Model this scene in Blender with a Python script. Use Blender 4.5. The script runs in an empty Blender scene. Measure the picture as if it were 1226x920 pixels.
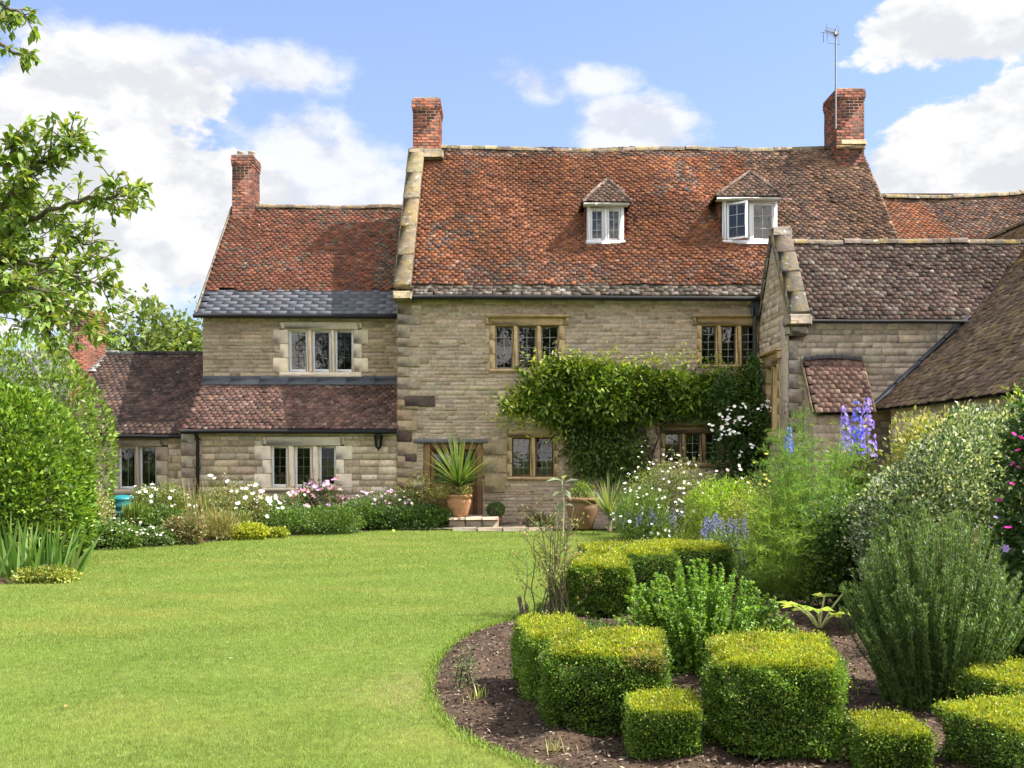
import bpy, math, random
import numpy as np
from mathutils import Vector, Matrix

random.seed(7)
RNG = np.random.default_rng(11)
SC = bpy.context.scene
COLL = SC.collection
R = math.radians

# ------------------------------------------------------------------ camera
EYE = 1.6          # eye height above the lawn
FPX = 1192.0       # focal length in pixels of a 1226 px wide picture
cam_d = bpy.data.cameras.new('camera')
cam = bpy.data.objects.new('camera', cam_d)
COLL.objects.link(cam)
cam.location = (0, 0, EYE)
cam.rotation_euler = (R(90), 0, 0)
cam_d.sensor_width = 36.0
cam_d.lens = 36.0 * FPX / 1226.0
cam_d.shift_y = 85.0 / 1226.0
cam_d.clip_start = 0.05
cam_d.clip_end = 3000
SC.camera = cam

# ------------------------------------------------------------------ light
SUN = Vector((0.82, -0.035, 1.13)).normalized()
sun_d = bpy.data.lights.new('sun', 'SUN')
sun_d.energy = 5.0
sun_d.angle = R(0.5)
sun_d.color = (1.0, 0.955, 0.88)
sun = bpy.data.objects.new('sun', sun_d)
COLL.objects.link(sun)
sun.rotation_euler = SUN.to_track_quat('Z', 'Y').to_euler()
sun.location = (20, -5, 30)
SC.view_settings.view_transform = 'Standard'
SC.view_settings.look = 'None'
SC.view_settings.exposure = 1.06
SC.view_settings.gamma = 1.0
SC.cycles.max_bounces = 7
SC.cycles.diffuse_bounces = 3
SC.cycles.glossy_bounces = 3
SC.cycles.transmission_bounces = 4
SC.cycles.transparent_max_bounces = 8
SC.cycles.caustics_reflective = False
SC.cycles.caustics_refractive = False
SC.cycles.use_denoising = True


class NT:
    """small helper for node trees"""
    def __init__(s, tree):
        s.t = tree; s.n = tree.nodes; s.l = tree.links
    def new(s, kind, **kw):
        nd = s.n.new(kind)
        for k, v in kw.items():
            setattr(nd, k, v)
        return nd
    def put(s, sock, val):
        if isinstance(val, bpy.types.NodeSocket):
            s.l.new(val, sock)
        elif val is not None:
            if hasattr(sock, 'default_value'):
                try:
                    sock.default_value = val
                except Exception:
                    sock.default_value = (*val, 1.0)
    def math(s, op, a, b=None, c=None, clamp=False):
        nd = s.new('ShaderNodeMath', operation=op); nd.use_clamp = clamp
        s.put(nd.inputs[0], a)
        if b is not None: s.put(nd.inputs[1], b)
        if c is not None: s.put(nd.inputs[2], c)
        return nd.outputs[0]
    def vmath(s, op, a, b=None):
        nd = s.new('ShaderNodeVectorMath', operation=op)
        s.put(nd.inputs[0], a)
        if b is not None: s.put(nd.inputs[1], b)
        return nd.outputs['Value'] if op in ('LENGTH', 'DOT_PRODUCT') else nd.outputs[0]
    def noise(s, vec, scale, detail=4.0, rough=0.55, dist=0.0):
        nd = s.new('ShaderNodeTexNoise')
        if vec is not None: s.put(nd.inputs['Vector'], vec)
        nd.inputs['Scale'].default_value = scale
        nd.inputs['Detail'].default_value = detail
        nd.inputs['Roughness'].default_value = rough
        nd.inputs['Distortion'].default_value = dist
        return nd.outputs['Fac']
    def range(s, v, a, b, c=0.0, d=1.0, smooth=False):
        nd = s.new('ShaderNodeMapRange')
        if smooth: nd.interpolation_type = 'SMOOTHSTEP'
        s.put(nd.inputs[0], v)
        for i, x in enumerate((a, b, c, d)): s.put(nd.inputs[i + 1], x)
        return nd.outputs[0]
    def mix(s, fac, a, b, mode='MIX'):
        nd = s.new('ShaderNodeMix', data_type='RGBA', blend_type=mode)
        s.put(nd.inputs[0], fac)
        for i, x in ((6, a), (7, b)):
            if isinstance(x, tuple) and len(x) == 3: x = (*x, 1.0)
            s.put(nd.inputs[i], x)
        return nd.outputs[2]


world = bpy.data.worlds.new('World')
SC.world = world
world.use_nodes = True
W = NT(world.node_tree)
bg = W.n['Background']
sky = W.new('ShaderNodeTexSky', sky_type='NISHITA')
sky.sun_disc = False
sky.sun_elevation = math.asin(SUN.z)
sky.sun_rotation = math.atan2(SUN.x, SUN.y)
sky.air_density = 1.15
sky.dust_density = 0.6
sky.ozone_density = 1.6
dirv = W.new('ShaderNodeTexCoord').outputs['Generated']
sep = W.new('ShaderNodeSeparateXYZ'); W.put(sep.inputs[0], dirv)
az = W.math('ARCTAN2', sep.outputs[0], sep.outputs[1])
el = W.math('ARCSINE', sep.outputs[2])
cmb = W.new('ShaderNodeCombineXYZ'); W.put(cmb.inputs[0], az); W.put(cmb.inputs[1], el)
azel = cmb.outputs[0]


def sky_at(u, v):
    a = math.atan((u - 613) / FPX)
    return a, math.atan((545 - v) / FPX * math.cos(a))


# cumulus: clumps in the sky (azimuth, elevation, half width, half height)
def blob(u, v, ru, rv, w=1.0):
    a, e = sky_at(u, v)
    d = W.vmath('SUBTRACT', azel, (a, e, 0.0))
    d = W.vmath('MULTIPLY', d, (FPX / ru, FPX / rv, 0.0))
    return W.math('MULTIPLY', W.math('SUBTRACT', 1.0, W.vmath('LENGTH', d)), w)


def union(bl):
    m = bl[0]
    for b in bl[1:]:
        m = W.math('SMOOTH_MAX', m, b, 0.15)
    return W.math('MAXIMUM', m, -1.0)


thick = union([blob(110, 205, 150, 110), blob(20, 250, 170, 120), blob(205, 265, 130, 75), blob(140, 110, 120, 50),
               blob(250, 250, 80, 80), blob(1160, 185, 90, 65), blob(1215, 150, 60, 60), blob(1215, 200, 190, 70), blob(1160, 22, 115, 50)])
thin = union([blob(200, 72, 190, 36, .9), blob(370, 210, 150, 75, 1.0), blob(420, 238, 140, 50, 1.0), blob(350, 165, 110, 40, .8),
              blob(635, 108, 55, 30, .75), blob(712, 98, 52, 24, .9), blob(760, 160, 80, 44, 1.25), blob(735, 138, 46, 30, 1.0), blob(330, 85, 110, 30, .8), blob(190, 350, 90, 22, .55),
              blob(1000, 240, 200, 40, .5)])
flat = W.vmath('MULTIPLY', dirv, (1.0, 1.0, 1.7))
n1 = W.noise(flat, 9.0, 9.0, 0.58)
n2 = W.noise(flat, 3.2, 4.0, 0.5)
n4 = W.noise(flat, 24.0, 6.0, 0.6)
n3 = W.noise(W.vmath('ADD', flat, (0.012, 0.0, 0.03)), 9.0, 6.0, 0.58)
d1 = W.math('ADD', W.math('MULTIPLY', thick, 1.25), W.math('MULTIPLY', W.math('SUBTRACT', W.math('ADD', W.math('MULTIPLY', n1, .68), W.math('MULTIPLY', n4, .32)), 0.455), 3.0))
a1 = W.range(d1, 0.0, 0.22, smooth=True)
d2 = W.math('ADD', W.math('MULTIPLY', thin, 1.15), W.math('MULTIPLY', W.math('SUBTRACT', W.math('ADD', W.math('MULTIPLY', n1, .65), W.math('MULTIPLY', n4, .35)), 0.48), 3.4))
a2 = W.math('MULTIPLY', W.range(d2, 0.02, 0.75, smooth=True), 0.85)
# scattered cumulus out of view, made overbright and warm as added fill light
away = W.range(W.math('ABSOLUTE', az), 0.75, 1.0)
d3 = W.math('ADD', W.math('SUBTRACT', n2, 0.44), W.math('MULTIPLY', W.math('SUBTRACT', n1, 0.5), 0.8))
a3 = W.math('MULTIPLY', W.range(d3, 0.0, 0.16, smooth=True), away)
cov = W.math('MAXIMUM', W.math('MAXIMUM', a1, a2), a3)
shade = W.math('ADD', W.math('MULTIPLY', W.math('SUBTRACT', n1, n3), 1.6), W.math('MULTIPLY', n2, 0.6))
shade = W.range(W.math('ADD', shade, W.math('MULTIPLY', W.math('SUBTRACT', n4, .5), .35)), 0.10, 0.40, smooth=True)
ccol = W.mix(shade, (2.60, 2.66, 2.80), (3.36, 3.36, 3.35))
haze = W.range(el, 0.0, 0.42, 0.62, 0.26)
skyb = W.vmath('MULTIPLY', sky.outputs[0], (.62, .675, .86))
skyc = W.mix(haze, skyb, (1.9, 2.15, 2.6))
final = W.mix(a3, W.mix(W.math('MAXIMUM', a1, a2), skyc, ccol), (11.0, 10.4, 9.7))  # unseen fill clouds glow far brighter than the visible ones
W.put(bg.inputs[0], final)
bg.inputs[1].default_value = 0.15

# ------------------------------------------------------------------ helpers: coordinates
def XU(u, Y): return (u - 613.0) * Y / FPX
def ZV(v, Y): return EYE - (v - 545.0) * Y / FPX
def YG(v): return EYE * FPX / (v - 545.0)
def G(u, v):
    y = YG(v); return (XU(u, y), y)


# ------------------------------------------------------------------ helpers: objects
ORIGIN = {}

def tag(o, label=None, cat=None, group=None, kind=None):
    if label: o['label'] = label
    if cat: o['category'] = cat
    if group: o['group'] = group
    if kind: o['kind'] = kind
    return o

def thing(name, label, cat, loc=(0, 0, 0), group=None):
    o = bpy.data.objects.new(name, None)
    COLL.objects.link(o)
    o.location = loc
    o.empty_display_size = 0.2
    ORIGIN[o.name] = Vector(loc)
    return tag(o, label, cat, group)

def origin_of(o):
    while o.parent: o = o.parent
    return ORIGIN.get(o.name, Vector((0, 0, 0)))


class Geo:
    """collects pieces; each piece keeps its own colour in the point attribute Col"""
    def __init__(s):
        s.v = []; s.f = []; s.c = []; s.n = 0
    def add(s, verts, faces, col):
        verts = np.asarray(verts, dtype=np.float32).reshape(-1, 3)
        k = len(verts)
        col = np.asarray(col, dtype=np.float32)
        if col.ndim == 1: col = np.repeat(col[None, :3], k, 0)
        s.v.append(verts); s.c.append(col)
        if isinstance(faces, np.ndarray):
            s.f.append(faces.astype(np.int32) + s.n)
        else:
            for q in faces:
                s.f.append(np.asarray([q], dtype=np.int32) + s.n)
        s.n += k
    def build(s, name, mat, parent=None, smooth=False, loc=None):
        me = bpy.data.meshes.new(name)
        o = bpy.data.objects.new(name, me)
        COLL.objects.link(o)
        if parent is not None:
            o.parent = parent
            off = origin_of(parent)
        else:
            off = Vector(loc) if loc is not None else Vector((0, 0, 0))
            o.location = off
            ORIGIN[o.name] = off
        if s.n == 0: return o
        v = np.concatenate(s.v) - np.array(off, dtype=np.float32)
        c = np.concatenate(s.c)
        sizes = np.concatenate([np.full(len(f), f.shape[1], dtype=np.int32) for f in s.f])
        idx = np.concatenate([f.ravel() for f in s.f])
        me.vertices.add(len(v)); me.vertices.foreach_set('co', v.ravel().astype(np.float32))
        me.loops.add(len(idx)); me.loops.foreach_set('vertex_index', idx)
        me.polygons.add(len(sizes))
        st = np.concatenate([[0], np.cumsum(sizes)[:-1]]).astype(np.int32)
        me.polygons.foreach_set('loop_start', st)
        me.polygons.foreach_set('loop_total', sizes)
        if smooth:
            me.polygons.foreach_set('use_smooth', np.ones(len(sizes), dtype=bool))
        at = me.attributes.new('Col', 'FLOAT_COLOR', 'POINT')
        at.data.foreach_set('color', np.concatenate([c, np.ones((len(c), 1), np.float32)], 1).ravel().astype(np.float32))
        me.materials.append(mat)
        me.update(calc_edges=True)
        return o
    # --- solid pieces
    def box(s, lo, hi, col, bev=0.0, M=None):
        lo = np.array(lo, float); hi = np.array(hi, float)
        ctr = (lo + hi) / 2; h = (hi - lo) / 2
        s.obox(ctr, np.eye(3), h, col, bev, M)
    def obox(s, ctr, axes, h, col, bev=0.0, M=None):
        """oriented box with chamfered edges"""
        axes = np.array(axes, float); h = np.array(h, float); ctr = np.array(ctr, float)
        if bev <= 0:
            L = np.array([[x, y, z] for x in (-1, 1) for y in (-1, 1) for z in (-1, 1)], float) * h
            F = [(0, 1, 3, 2), (4, 6, 7, 5), (0, 4, 5, 1), (2, 3, 7, 6), (0, 2, 6, 4), (1, 5, 7, 3)]
        else:
            b = min(bev, 0.45 * h.min())
            L = []; ID = {}
            for x in (-1, 1):
                for y in (-1, 1):
                    for z in (-1, 1):
                        for k in range(3):
                            p = np.array([x, y, z], float) * h
                            for j in range(3):
                                if j != k: p[j] -= (x, y, z)[j] * b
                            ID[(x, y, z, k)] = len(L); L.append(p)
            L = np.array(L); F = []
            pm = (-1, 1)
            for k in range(3):
                a, c = [j for j in range(3) if j != k]
                for sg in pm:
                    q = []
                    for (p, r) in ((-1, -1), (1, -1), (1, 1), (-1, 1)):
                        t = [0, 0, 0]; t[k] = sg; t[a] = p; t[c] = r
                        q.append(ID[(*t, k)])
                    F.append(tuple(q))
            for k in range(3):
                a, c = [j for j in range(3) if j != k]
                for p in pm:
                    for r in pm:
                        t0 = [0, 0, 0]; t0[k] = -1; t0[a] = p; t0[c] = r
                        t1 = list(t0); t1[k] = 1
                        F.append((ID[(*t0, a)], ID[(*t1, a)], ID[(*t1, c)], ID[(*t0, c)]))
            for x in pm:
                for y in pm:
                    for z in pm:
                        F.append(tuple(ID[(x, y, z, k)] for k in range(3)))
        P = ctr + L @ axes
        if M is not None: P = M(P)
        s.add(P, F, col)
    def quad(s, a, b, c, d, col): s.add([a, b, c, d], [(0, 1, 2, 3)], col)
    def poly(s, pts, col, M=None):
        P = np.array(pts, float)
        if M is not None: P = M(P)
        s.add(P, [tuple(range(len(P)))], col)
    def lathe(s, prof, ctr, col, n=24, sq=None):
        pr = np.array(prof, float); k = len(pr)
        a = np.arange(n) * 2 * math.pi / n
        P = np.zeros((k, n, 3))
        P[:, :, 0] = pr[:, :1] * np.cos(a) + ctr[0]
        P[:, :, 1] = pr[:, :1] * np.sin(a) + ctr[1]
        P[:, :, 2] = pr[:, 1:2] + ctr[2]
        F = np.array([(i * n + j, i * n + (j + 1) % n, (i + 1) * n + (j + 1) % n, (i + 1) * n + j) for i in range(k - 1) for j in range(n)])
        s.add(P.reshape(-1, 3), F, col)
    def tubes(s, paths, rad, col, n=4):
        """paths (N,K,3), rad (N,K) or scalar; col (3,) or (N,3)"""
        if isinstance(paths, list) and len(paths) > 1 and len({len(q) for q in paths}) > 1:
            for q in paths: s.tubes([q], rad, col, n)
            return
        P = np.asarray(paths, float)
        if P.ndim == 2: P = P[None]
        N, K, _ = P.shape
        r = np.broadcast_to(np.asarray(rad, float), (N, K)) if not np.isscalar(rad) else np.full((N, K), rad)
        T = np.gradient(P, axis=1); T /= np.linalg.norm(T, axis=2, keepdims=True) + 1e-9
        ref = np.where(np.abs(T[..., 2:3]) > 0.9, np.array([1.0, 0, 0]), np.array([0, 0, 1.0]))
        A = np.cross(T, ref); A /= np.linalg.norm(A, axis=2, keepdims=True) + 1e-9
        B = np.cross(T, A)
        ang = np.arange(n) * 2 * math.pi / n
        V = P[:, :, None, :] + r[:, :, None, None] * (A[:, :, None, :] * np.cos(ang)[None, None, :, None] + B[:, :, None, :] * np.sin(ang)[None, None, :, None])
        base = (np.arange(N) * K * n)[:, None, None, None]
        i = np.arange(K - 1)[None, :, None, None]; j = np.arange(n)[None, None, :, None]
        q = np.concatenate([base + i * n + j, base + i * n + (j + 1) % n, base + (i + 1) * n + (j + 1) % n, base + (i + 1) * n + j], 3)
        c = np.asarray(col, float)
        if c.ndim == 2: c = np.repeat(c, K * n, 0)
        s.add(V.reshape(-1, 3), q.reshape(-1, 4), c)
        caps = np.concatenate([(np.arange(N) * K * n)[:, None] + np.arange(n), (np.arange(N) * K * n + (K - 1) * n)[:, None] + np.arange(n)])
        s.f.append((caps + s.n - N * K * n).astype(np.int32))
    # --- foliage
    def leaves(s, pos, d, nrm, L, Wd, col, fold=0.18, curl=0.0, wide=0.5):
        pos = np.asarray(pos, float); N = len(pos)
        if N == 0: return
        d = norm(d); sd = norm(np.cross(d, nrm)); up = np.cross(sd, d)
        L = np.broadcast_to(np.asarray(L, float).reshape(-1, 1), (N, 1)); Wd = np.broadcast_to(np.asarray(Wd, float).reshape(-1, 1), (N, 1))
        tip = pos + d * L - up * L * curl
        mid = pos + d * L * wide
        r = mid + sd * Wd * .5 + up * Wd * fold; l = mid - sd * Wd * .5 + up * Wd * fold
        if curl == 0:
            V = np.stack([pos, r, tip, l], 1)
            b = np.arange(N)[:, None] * 4
            F = np.concatenate([b + np.array([0, 1, 2]), b + np.array([0, 2, 3])])
            k = 4
        else:
            V = np.stack([pos, r, tip, l, mid + up * L * 0.02], 1)
            b = np.arange(N)[:, None] * 5
            F = np.concatenate([b + np.array(q) for q in ((0, 1, 4), (1, 2, 4), (2, 3, 4), (3, 0, 4))])
            k = 5
        s.add(V.reshape(-1, 3), F, np.repeat(np.asarray(col, float), k, 0))
    def blades(s, pos, d, L, Wd, droop, col, K=5, taper=1.0, side=None):
        """long strap leaves that bend down under their weight"""
        pos = np.asarray(pos, float); N = len(pos); d = norm(np.asarray(d, float))
        L = np.broadcast_to(np.asarray(L, float), (N,)); Wd = np.broadcast_to(np.asarray(Wd, float), (N,)); droop = np.broadcast_to(np.asarray(droop, float), (N,))
        t = np.linspace(0, 1, K + 1)
        ctr = pos[:, None, :] + d[:, None, :] * (L[:, None] * t)[..., None]
        ctr[..., 2] -= (droop * L)[:, None] * (t ** 2)[None]
        sd = np.cross(d, np.array([0, 0, 1.0])) if side is None else side
        sd = norm(sd + 1e-4)
        w = (1 - t ** 2.2 * taper) * np.minimum(1, .55 + 1.6 * t)
        w = np.clip(w, .03, 1)
        Vl = ctr + sd[:, None, :] * (Wd[:, None] * w / 2)[..., None]
        Vr = ctr - sd[:, None, :] * (Wd[:, None] * w / 2)[..., None]
        V = np.stack([Vl, Vr], 2).reshape(N, -1, 3)
        m = 2 * (K + 1)
        b = (np.arange(N) * m)[:, None, None]
        k = np.arange(K)[None, :, None] * 2
        q = np.concatenate([b + k, b + k + 1, b + k + 3, b + k + 2], 2)
        s.add(V.reshape(-1, 3), q.reshape(-1, 4), np.repeat(np.asarray(col, float), m, 0))


def norm(a):
    a = np.asarray(a, float)
    return a / (np.linalg.norm(a, axis=-1, keepdims=True) + 1e-9)

def rnd_unit(n):
    return norm(RNG.normal(size=(n, 3)))

def fbm(P, sc, seed=0):
    """cheap smooth pseudo noise in -1..1 for arrays of points"""
    r = np.random.default_rng(seed); P = np.asarray(P, float); o = 0; amp = 1; tot = 0
    for k in range(3):
        for j in range(3):
            w = r.normal(size=P.shape[-1]) * sc * (1.9 ** k)
            o = o + amp * np.sin(P @ w + r.uniform(0, 6.28)); tot += amp
        amp *= .6
    return o / tot * 1.9

def palette(cols, n, var=0.18, weights=None):
    cols = np.array(cols, float)
    i = RNG.choice(len(cols), n, p=weights)
    c = cols[i] * (1 + var * RNG.normal(size=(n, 1))) * (1 + 0.025 * RNG.normal(size=(n, 3)))
    return np.clip(c, 0.004, 0.95)

# ------------------------------------------------------------------ materials
def mat_base(name):
    m = bpy.data.materials.new(name); m.use_nodes = True
    t = NT(m.node_tree); p = t.n['Principled BSDF']
    return m, t, p

def geo_pos(t):
    return t.new('ShaderNodeNewGeometry').outputs['Position']

def m_piece(name, rough=.9, mott=.35, mscale=9, bump=.3, bscale=60, spec=.25, lichen=None, metal=0, fine=.2, bdist=.01, streak=None):
    """a material that takes each piece's own colour, mottled and weathered"""
    m, t, p = mat_base(name)
    col = t.new('ShaderNodeAttribute', attribute_name='Col').outputs['Color']
    pos = geo_pos(t)
    n = t.noise(pos, mscale, 5, .6)
    f = t.range(n, .25, .75, 1 - mott, 1 + mott)
    n_ = t.noise(pos, bscale, 4, .65)
    f2 = t.range(n_, .2, .8, 1 - fine, 1 + fine)
    v = t.new('ShaderNodeVectorMath', operation='SCALE'); t.put(v.inputs[0], col); t.put(v.inputs['Scale'], t.math('MULTIPLY', f, f2))
    c = v.outputs[0]
    if lichen:
        for (lc, sc, lo, hi, amt) in lichen:
            ln = t.noise(pos, sc, 6, .68, .3)
            lm = t.math('MULTIPLY', t.range(ln, lo, hi), amt)
            c = t.mix(lm, c, lc)
    t.put(p.inputs['Base Color'], c)
    p.inputs['Roughness'].default_value = rough
    p.inputs['Specular IOR Level'].default_value = spec
    p.inputs['Metallic'].default_value = metal
    if bump:
        b = t.new('ShaderNodeBump'); b.inputs['Strength'].default_value = bump; b.inputs['Distance'].default_value = bdist
        t.put(b.inputs['Height'], n_); t.put(p.inputs['Normal'], b.outputs[0])
    return m

LIFT = 1.42
def m_leaf(name, trans=.35, rough=.45, spec=.35, tcol=(1.35, 1.25, .5)):
    m, t, p = mat_base(name)
    col = t.new('ShaderNodeAttribute', attribute_name='Col').outputs['Color']
    n = t.noise(geo_pos(t), 45, 2)
    v = t.new('ShaderNodeVectorMath', operation='SCALE'); t.put(v.inputs[0], col); t.put(v.inputs['Scale'], t.range(n, .3, .7, LIFT * .85, LIFT * 1.15))
    t.put(p.inputs['Base Color'], v.outputs[0])
    p.inputs['Roughness'].default_value = rough
    p.inputs['Specular IOR Level'].default_value = spec
    tr = t.new('ShaderNodeBsdfTranslucent')
    tc = t.new('ShaderNodeVectorMath', operation='MULTIPLY'); t.put(tc.inputs[0], v.outputs[0]); tc.inputs[1].default_value = tcol
    t.put(tr.inputs['Color'], tc.outputs[0])
    mx = t.new('ShaderNodeMixShader'); mx.inputs[0].default_value = trans
    t.l.new(p.outputs[0], mx.inputs[1]); t.l.new(tr.outputs[0], mx.inputs[2])
    t.l.new(mx.outputs[0], t.n['Material Output'].inputs[0])
    return m

GREYL = (.40, .38, .33); WHITEL = (.62, .60, .54); YEL = (.34, .24, .06); DARKL = (.05, .045, .038)
M_TILE = m_piece('clay_tile', .88, .3, 7, .5, 70, lichen=[((.075, .05, .035), 1.3, .50, .68, .6), (DARKL, 4.5, .55, .66, .6), (GREYL, 12, .63, .70, .5)])
M_TILE_OLD = m_piece('old_brown_tile', .92, .35, 7, .6, 60, lichen=[(DARKL, 2.1, .52, .7, .6), (WHITEL, 7, .63, .68, .6), (YEL, 5, .66, .75, .35)])
M_SSLATE = m_piece('lichened_stone_slate', .95, .45, 6, .7, 40, lichen=[(WHITEL, 5, .54, .64, .5), (DARKL, 4, .50, .62, .75)])
M_SLATE = m_piece('blue_slate', .8, .2, 8, .2, 60, spec=.2)
M_STONE = m_piece('rubble_stone', .95, .3, 14, .5, 55, lichen=[(GREYL, 9, .62, .74, .3), ((.16, .12, .075), 1.1, .50, .72, .38), (DARKL, 5, .62, .8, .3)], bdist=.02)
M_ASHLAR = m_piece('dressed_stone', .9, .16, 6, .35, 70, lichen=[(DARKL, 3.5, .66, .85, .22)], fine=.1)
M_OCHRE = m_piece('ochre_dressed_stone', .92, .3, 5, .5, 50, lichen=[((.2, .15, .09), 3.0, .58, .75, .5), (GREYL, 13, .64, .7, .4)], fine=.15)
M_COPING = m_piece('weathered_coping_stone', .95, .4, 7, .8, 45, lichen=[(YEL, 4, .5, .62, .55), (WHITEL, 9, .6, .66, .7), (DARKL, 5, .56, .68, .65)])
M_BRICK = m_piece('red_brick', .92, .35, 12, .5, 60, lichen=[(GREYL, 10, .62, .7, .45), (DARKL, 3, .52, .68, .55)])
M_LEAD = m_piece('lead_sheet', .85, .25, 5, .15, 30, spec=.15)
M_PAINT = m_piece('painted_timber', .45, .05, 10, .08, 90, spec=.45, fine=.05)
M_WOOD = m_piece('oak_timber', .7, .25, 6, .25, 70, spec=.35)
M_IRON = m_piece('black_iron', .7, .12, 14, .15, 70, spec=.2)
M_METAL = m_piece('weathered_metal', .6, .1, 14, .05, 70, spec=.4, metal=.2)
M_TERRA = m_piece('terracotta', .85, .18, 9, .2, 70, lichen=[(WHITEL, 8, .62, .75, .4)])
M_PLASTIC = m_piece('teal_plastic', .4, .08, 8, .03, 50, spec=.5, fine=.04)
M_PLASTER = m_piece('dim_plaster', .9, .1, 4, .05, 30)
M_BARK = m_piece('bark', .95, .4, 14, .8, 60, bdist=.02)
M_SOIL_CHIP = m_piece('bark_chip', .95, .3, 30, .4, 90)
M_LEAF = m_leaf('leaf')
M_LEAF_GLOSS = m_leaf('glossy_leaf', .3, .42, .3)
M_LEAF_SOFT = m_leaf('soft_leaf', .45, .6, .2)
M_GRASS = m_leaf('grass_blade', .35, .55, .25, (1.2, 1.15, .6))
M_PETAL = m_leaf('petal', .35, .6, .2, (1.05, 1.0, 1.0))

def m_glass():
    m, t, p = mat_base('window_glass')
    gl = t.new('ShaderNodeBsdfGlossy'); gl.inputs['Roughness'].default_value = .02
    b = t.new('ShaderNodeBump'); b.inputs['Strength'].default_value = .1; b.inputs['Distance'].default_value = .02
    t.put(b.inputs['Height'], t.noise(geo_pos(t), 3.5, 2)); t.put(gl.inputs['Normal'], b.outputs[0])
    tr = t.new('ShaderNodeBsdfTransparent'); tr.inputs['Color'].default_value = (.6, .64, .62, 1)
    lw = t.new('ShaderNodeLayerWeight'); lw.inputs['Blend'].default_value = .32
    f = t.range(lw.outputs['Fresnel'], 0, 1, .04, 1)
    mx = t.new('ShaderNodeMixShader'); t.put(mx.inputs[0], f)
    t.l.new(tr.outputs[0], mx.inputs[1]); t.l.new(gl.outputs[0], mx.inputs[2])
    t.l.new(mx.outputs[0], t.n['Material Output'].inputs[0])
    return m
M_GLASS = m_glass()
WHITE3 = (1, 1, 1)

# ------------------------------------------------------------------ masonry
def frame(O, ex, ni):
    """local (x along the wall, y into the wall, z up) to world"""
    O = np.array(O, float); A = np.array([ex, ni, (0, 0, 1)], float)
    return lambda P: np.asarray(P, float) @ A + O

def stone_wall(g, M, x0, x1, z0, z1, openings, cols, hc=(.08, .15), ln=(.18, .5), proud=(.003, .014), top=None, mortar=(.36, .30, .20), joint=.012, weights=None, sheet=True):
    if sheet:
        xs = sorted(set([x0, x1] + [v for o in openings for v in o[:2] if x0 < v < x1]))
        zs = sorted(set([z0, z1] + [v for o in openings for v in o[2:] if z0 < v < z1]))
        for i in range(len(xs) - 1):
            for j in range(len(zs) - 1):
                cx = (xs[i] + xs[i + 1]) / 2; cz = (zs[j] + zs[j + 1]) / 2
                if any(o[0] < cx < o[1] and o[2] < cz < o[3] for o in openings): continue
                g.poly([(xs[i], 0, zs[j]), (xs[i + 1], 0, zs[j]), (xs[i + 1], 0, zs[j + 1]), (xs[i], 0, zs[j + 1])], mortar, M)
    pts = []; cc = []
    z = z0
    while z < z1 - .02:
        h = RNG.uniform(*hc)
        if z + h > z1 - .03: h = z1 - z
        x = x0 + RNG.uniform(-.2, 0)
        while x < x1:
            l = RNG.uniform(*ln) * (0.7 + 2.2 * h)
            a, b = max(x, x0), min(x + l, x1)
            x += l
            segs = [(a, b)]
            for o in openings:
                if o[2] < z + h - .01 and o[3] > z + .01:
                    ns = []
                    for (p, q) in segs:
                        if q <= o[0] or p >= o[1]: ns.append((p, q)); continue
                        if p < o[0]: ns.append((p, o[0]))
                        if q > o[1]: ns.append((o[1], q))
                    segs = ns
            for (p, q) in segs:
                if q - p < .035: continue
                zt = z + h
                if top is not None:
                    lim = min(top(p), top(q))
                    if zt > lim: zt = lim
                    if zt - z < .03: continue
                j = joint / 2; d = RNG.uniform(*proud)
                e = RNG.normal(size=(4, 2)) * .011
                bt = RNG.normal() * .002
                P = [(p + j, .004, z + j), (q - j, .004, z + j), (q - j, .004, zt - j), (p + j, .004, zt - j)]
                i_ = .010
                Fp = [(p + j + i_, z + j + i_), (q - j - i_, z + j + i_), (q - j - i_, zt - j - i_), (p + j + i_, zt - j - i_)]
                for k in range(4):
                    P.append((Fp[k][0] + e[k, 0], -d + RNG.normal() * .002 + bt, Fp[k][1] + e[k, 1] * .6))
                pts.append(P); cc.append(palette(cols, 1, .11, weights)[0])
        z += h
    if pts:
        P = np.array(pts); N = len(P)
        b = np.arange(N)[:, None] * 8
        F = np.concatenate([b + np.array(q) for q in ((4, 5, 6, 7), (0, 1, 5, 4), (1, 2, 6, 5), (2, 3, 7, 6), (3, 0, 4, 7))])
        g.add(M(P.reshape(-1, 3)), F, np.repeat(np.array(cc), 8, 0))

def quoins(g, M, x0, z0, z1, cols, w=(.3, .5), h=(.22, .34), side=1, proud=.03, depth=.16):
    z = z0; k = 0
    while z < z1 - .05:
        hh = min(RNG.uniform(*h), z1 - z); ww = w[k % 2] * RNG.uniform(.9, 1.1)
        lo = x0 if side > 0 else x0 - ww; hi = x0 + ww if side > 0 else x0
        g.box((lo, -proud - RNG.uniform(0, .006), z + .005), (hi, depth, z + hh - .005), palette(cols, 1, .1)[0], .012, M)
        z += hh; k += 1

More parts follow.
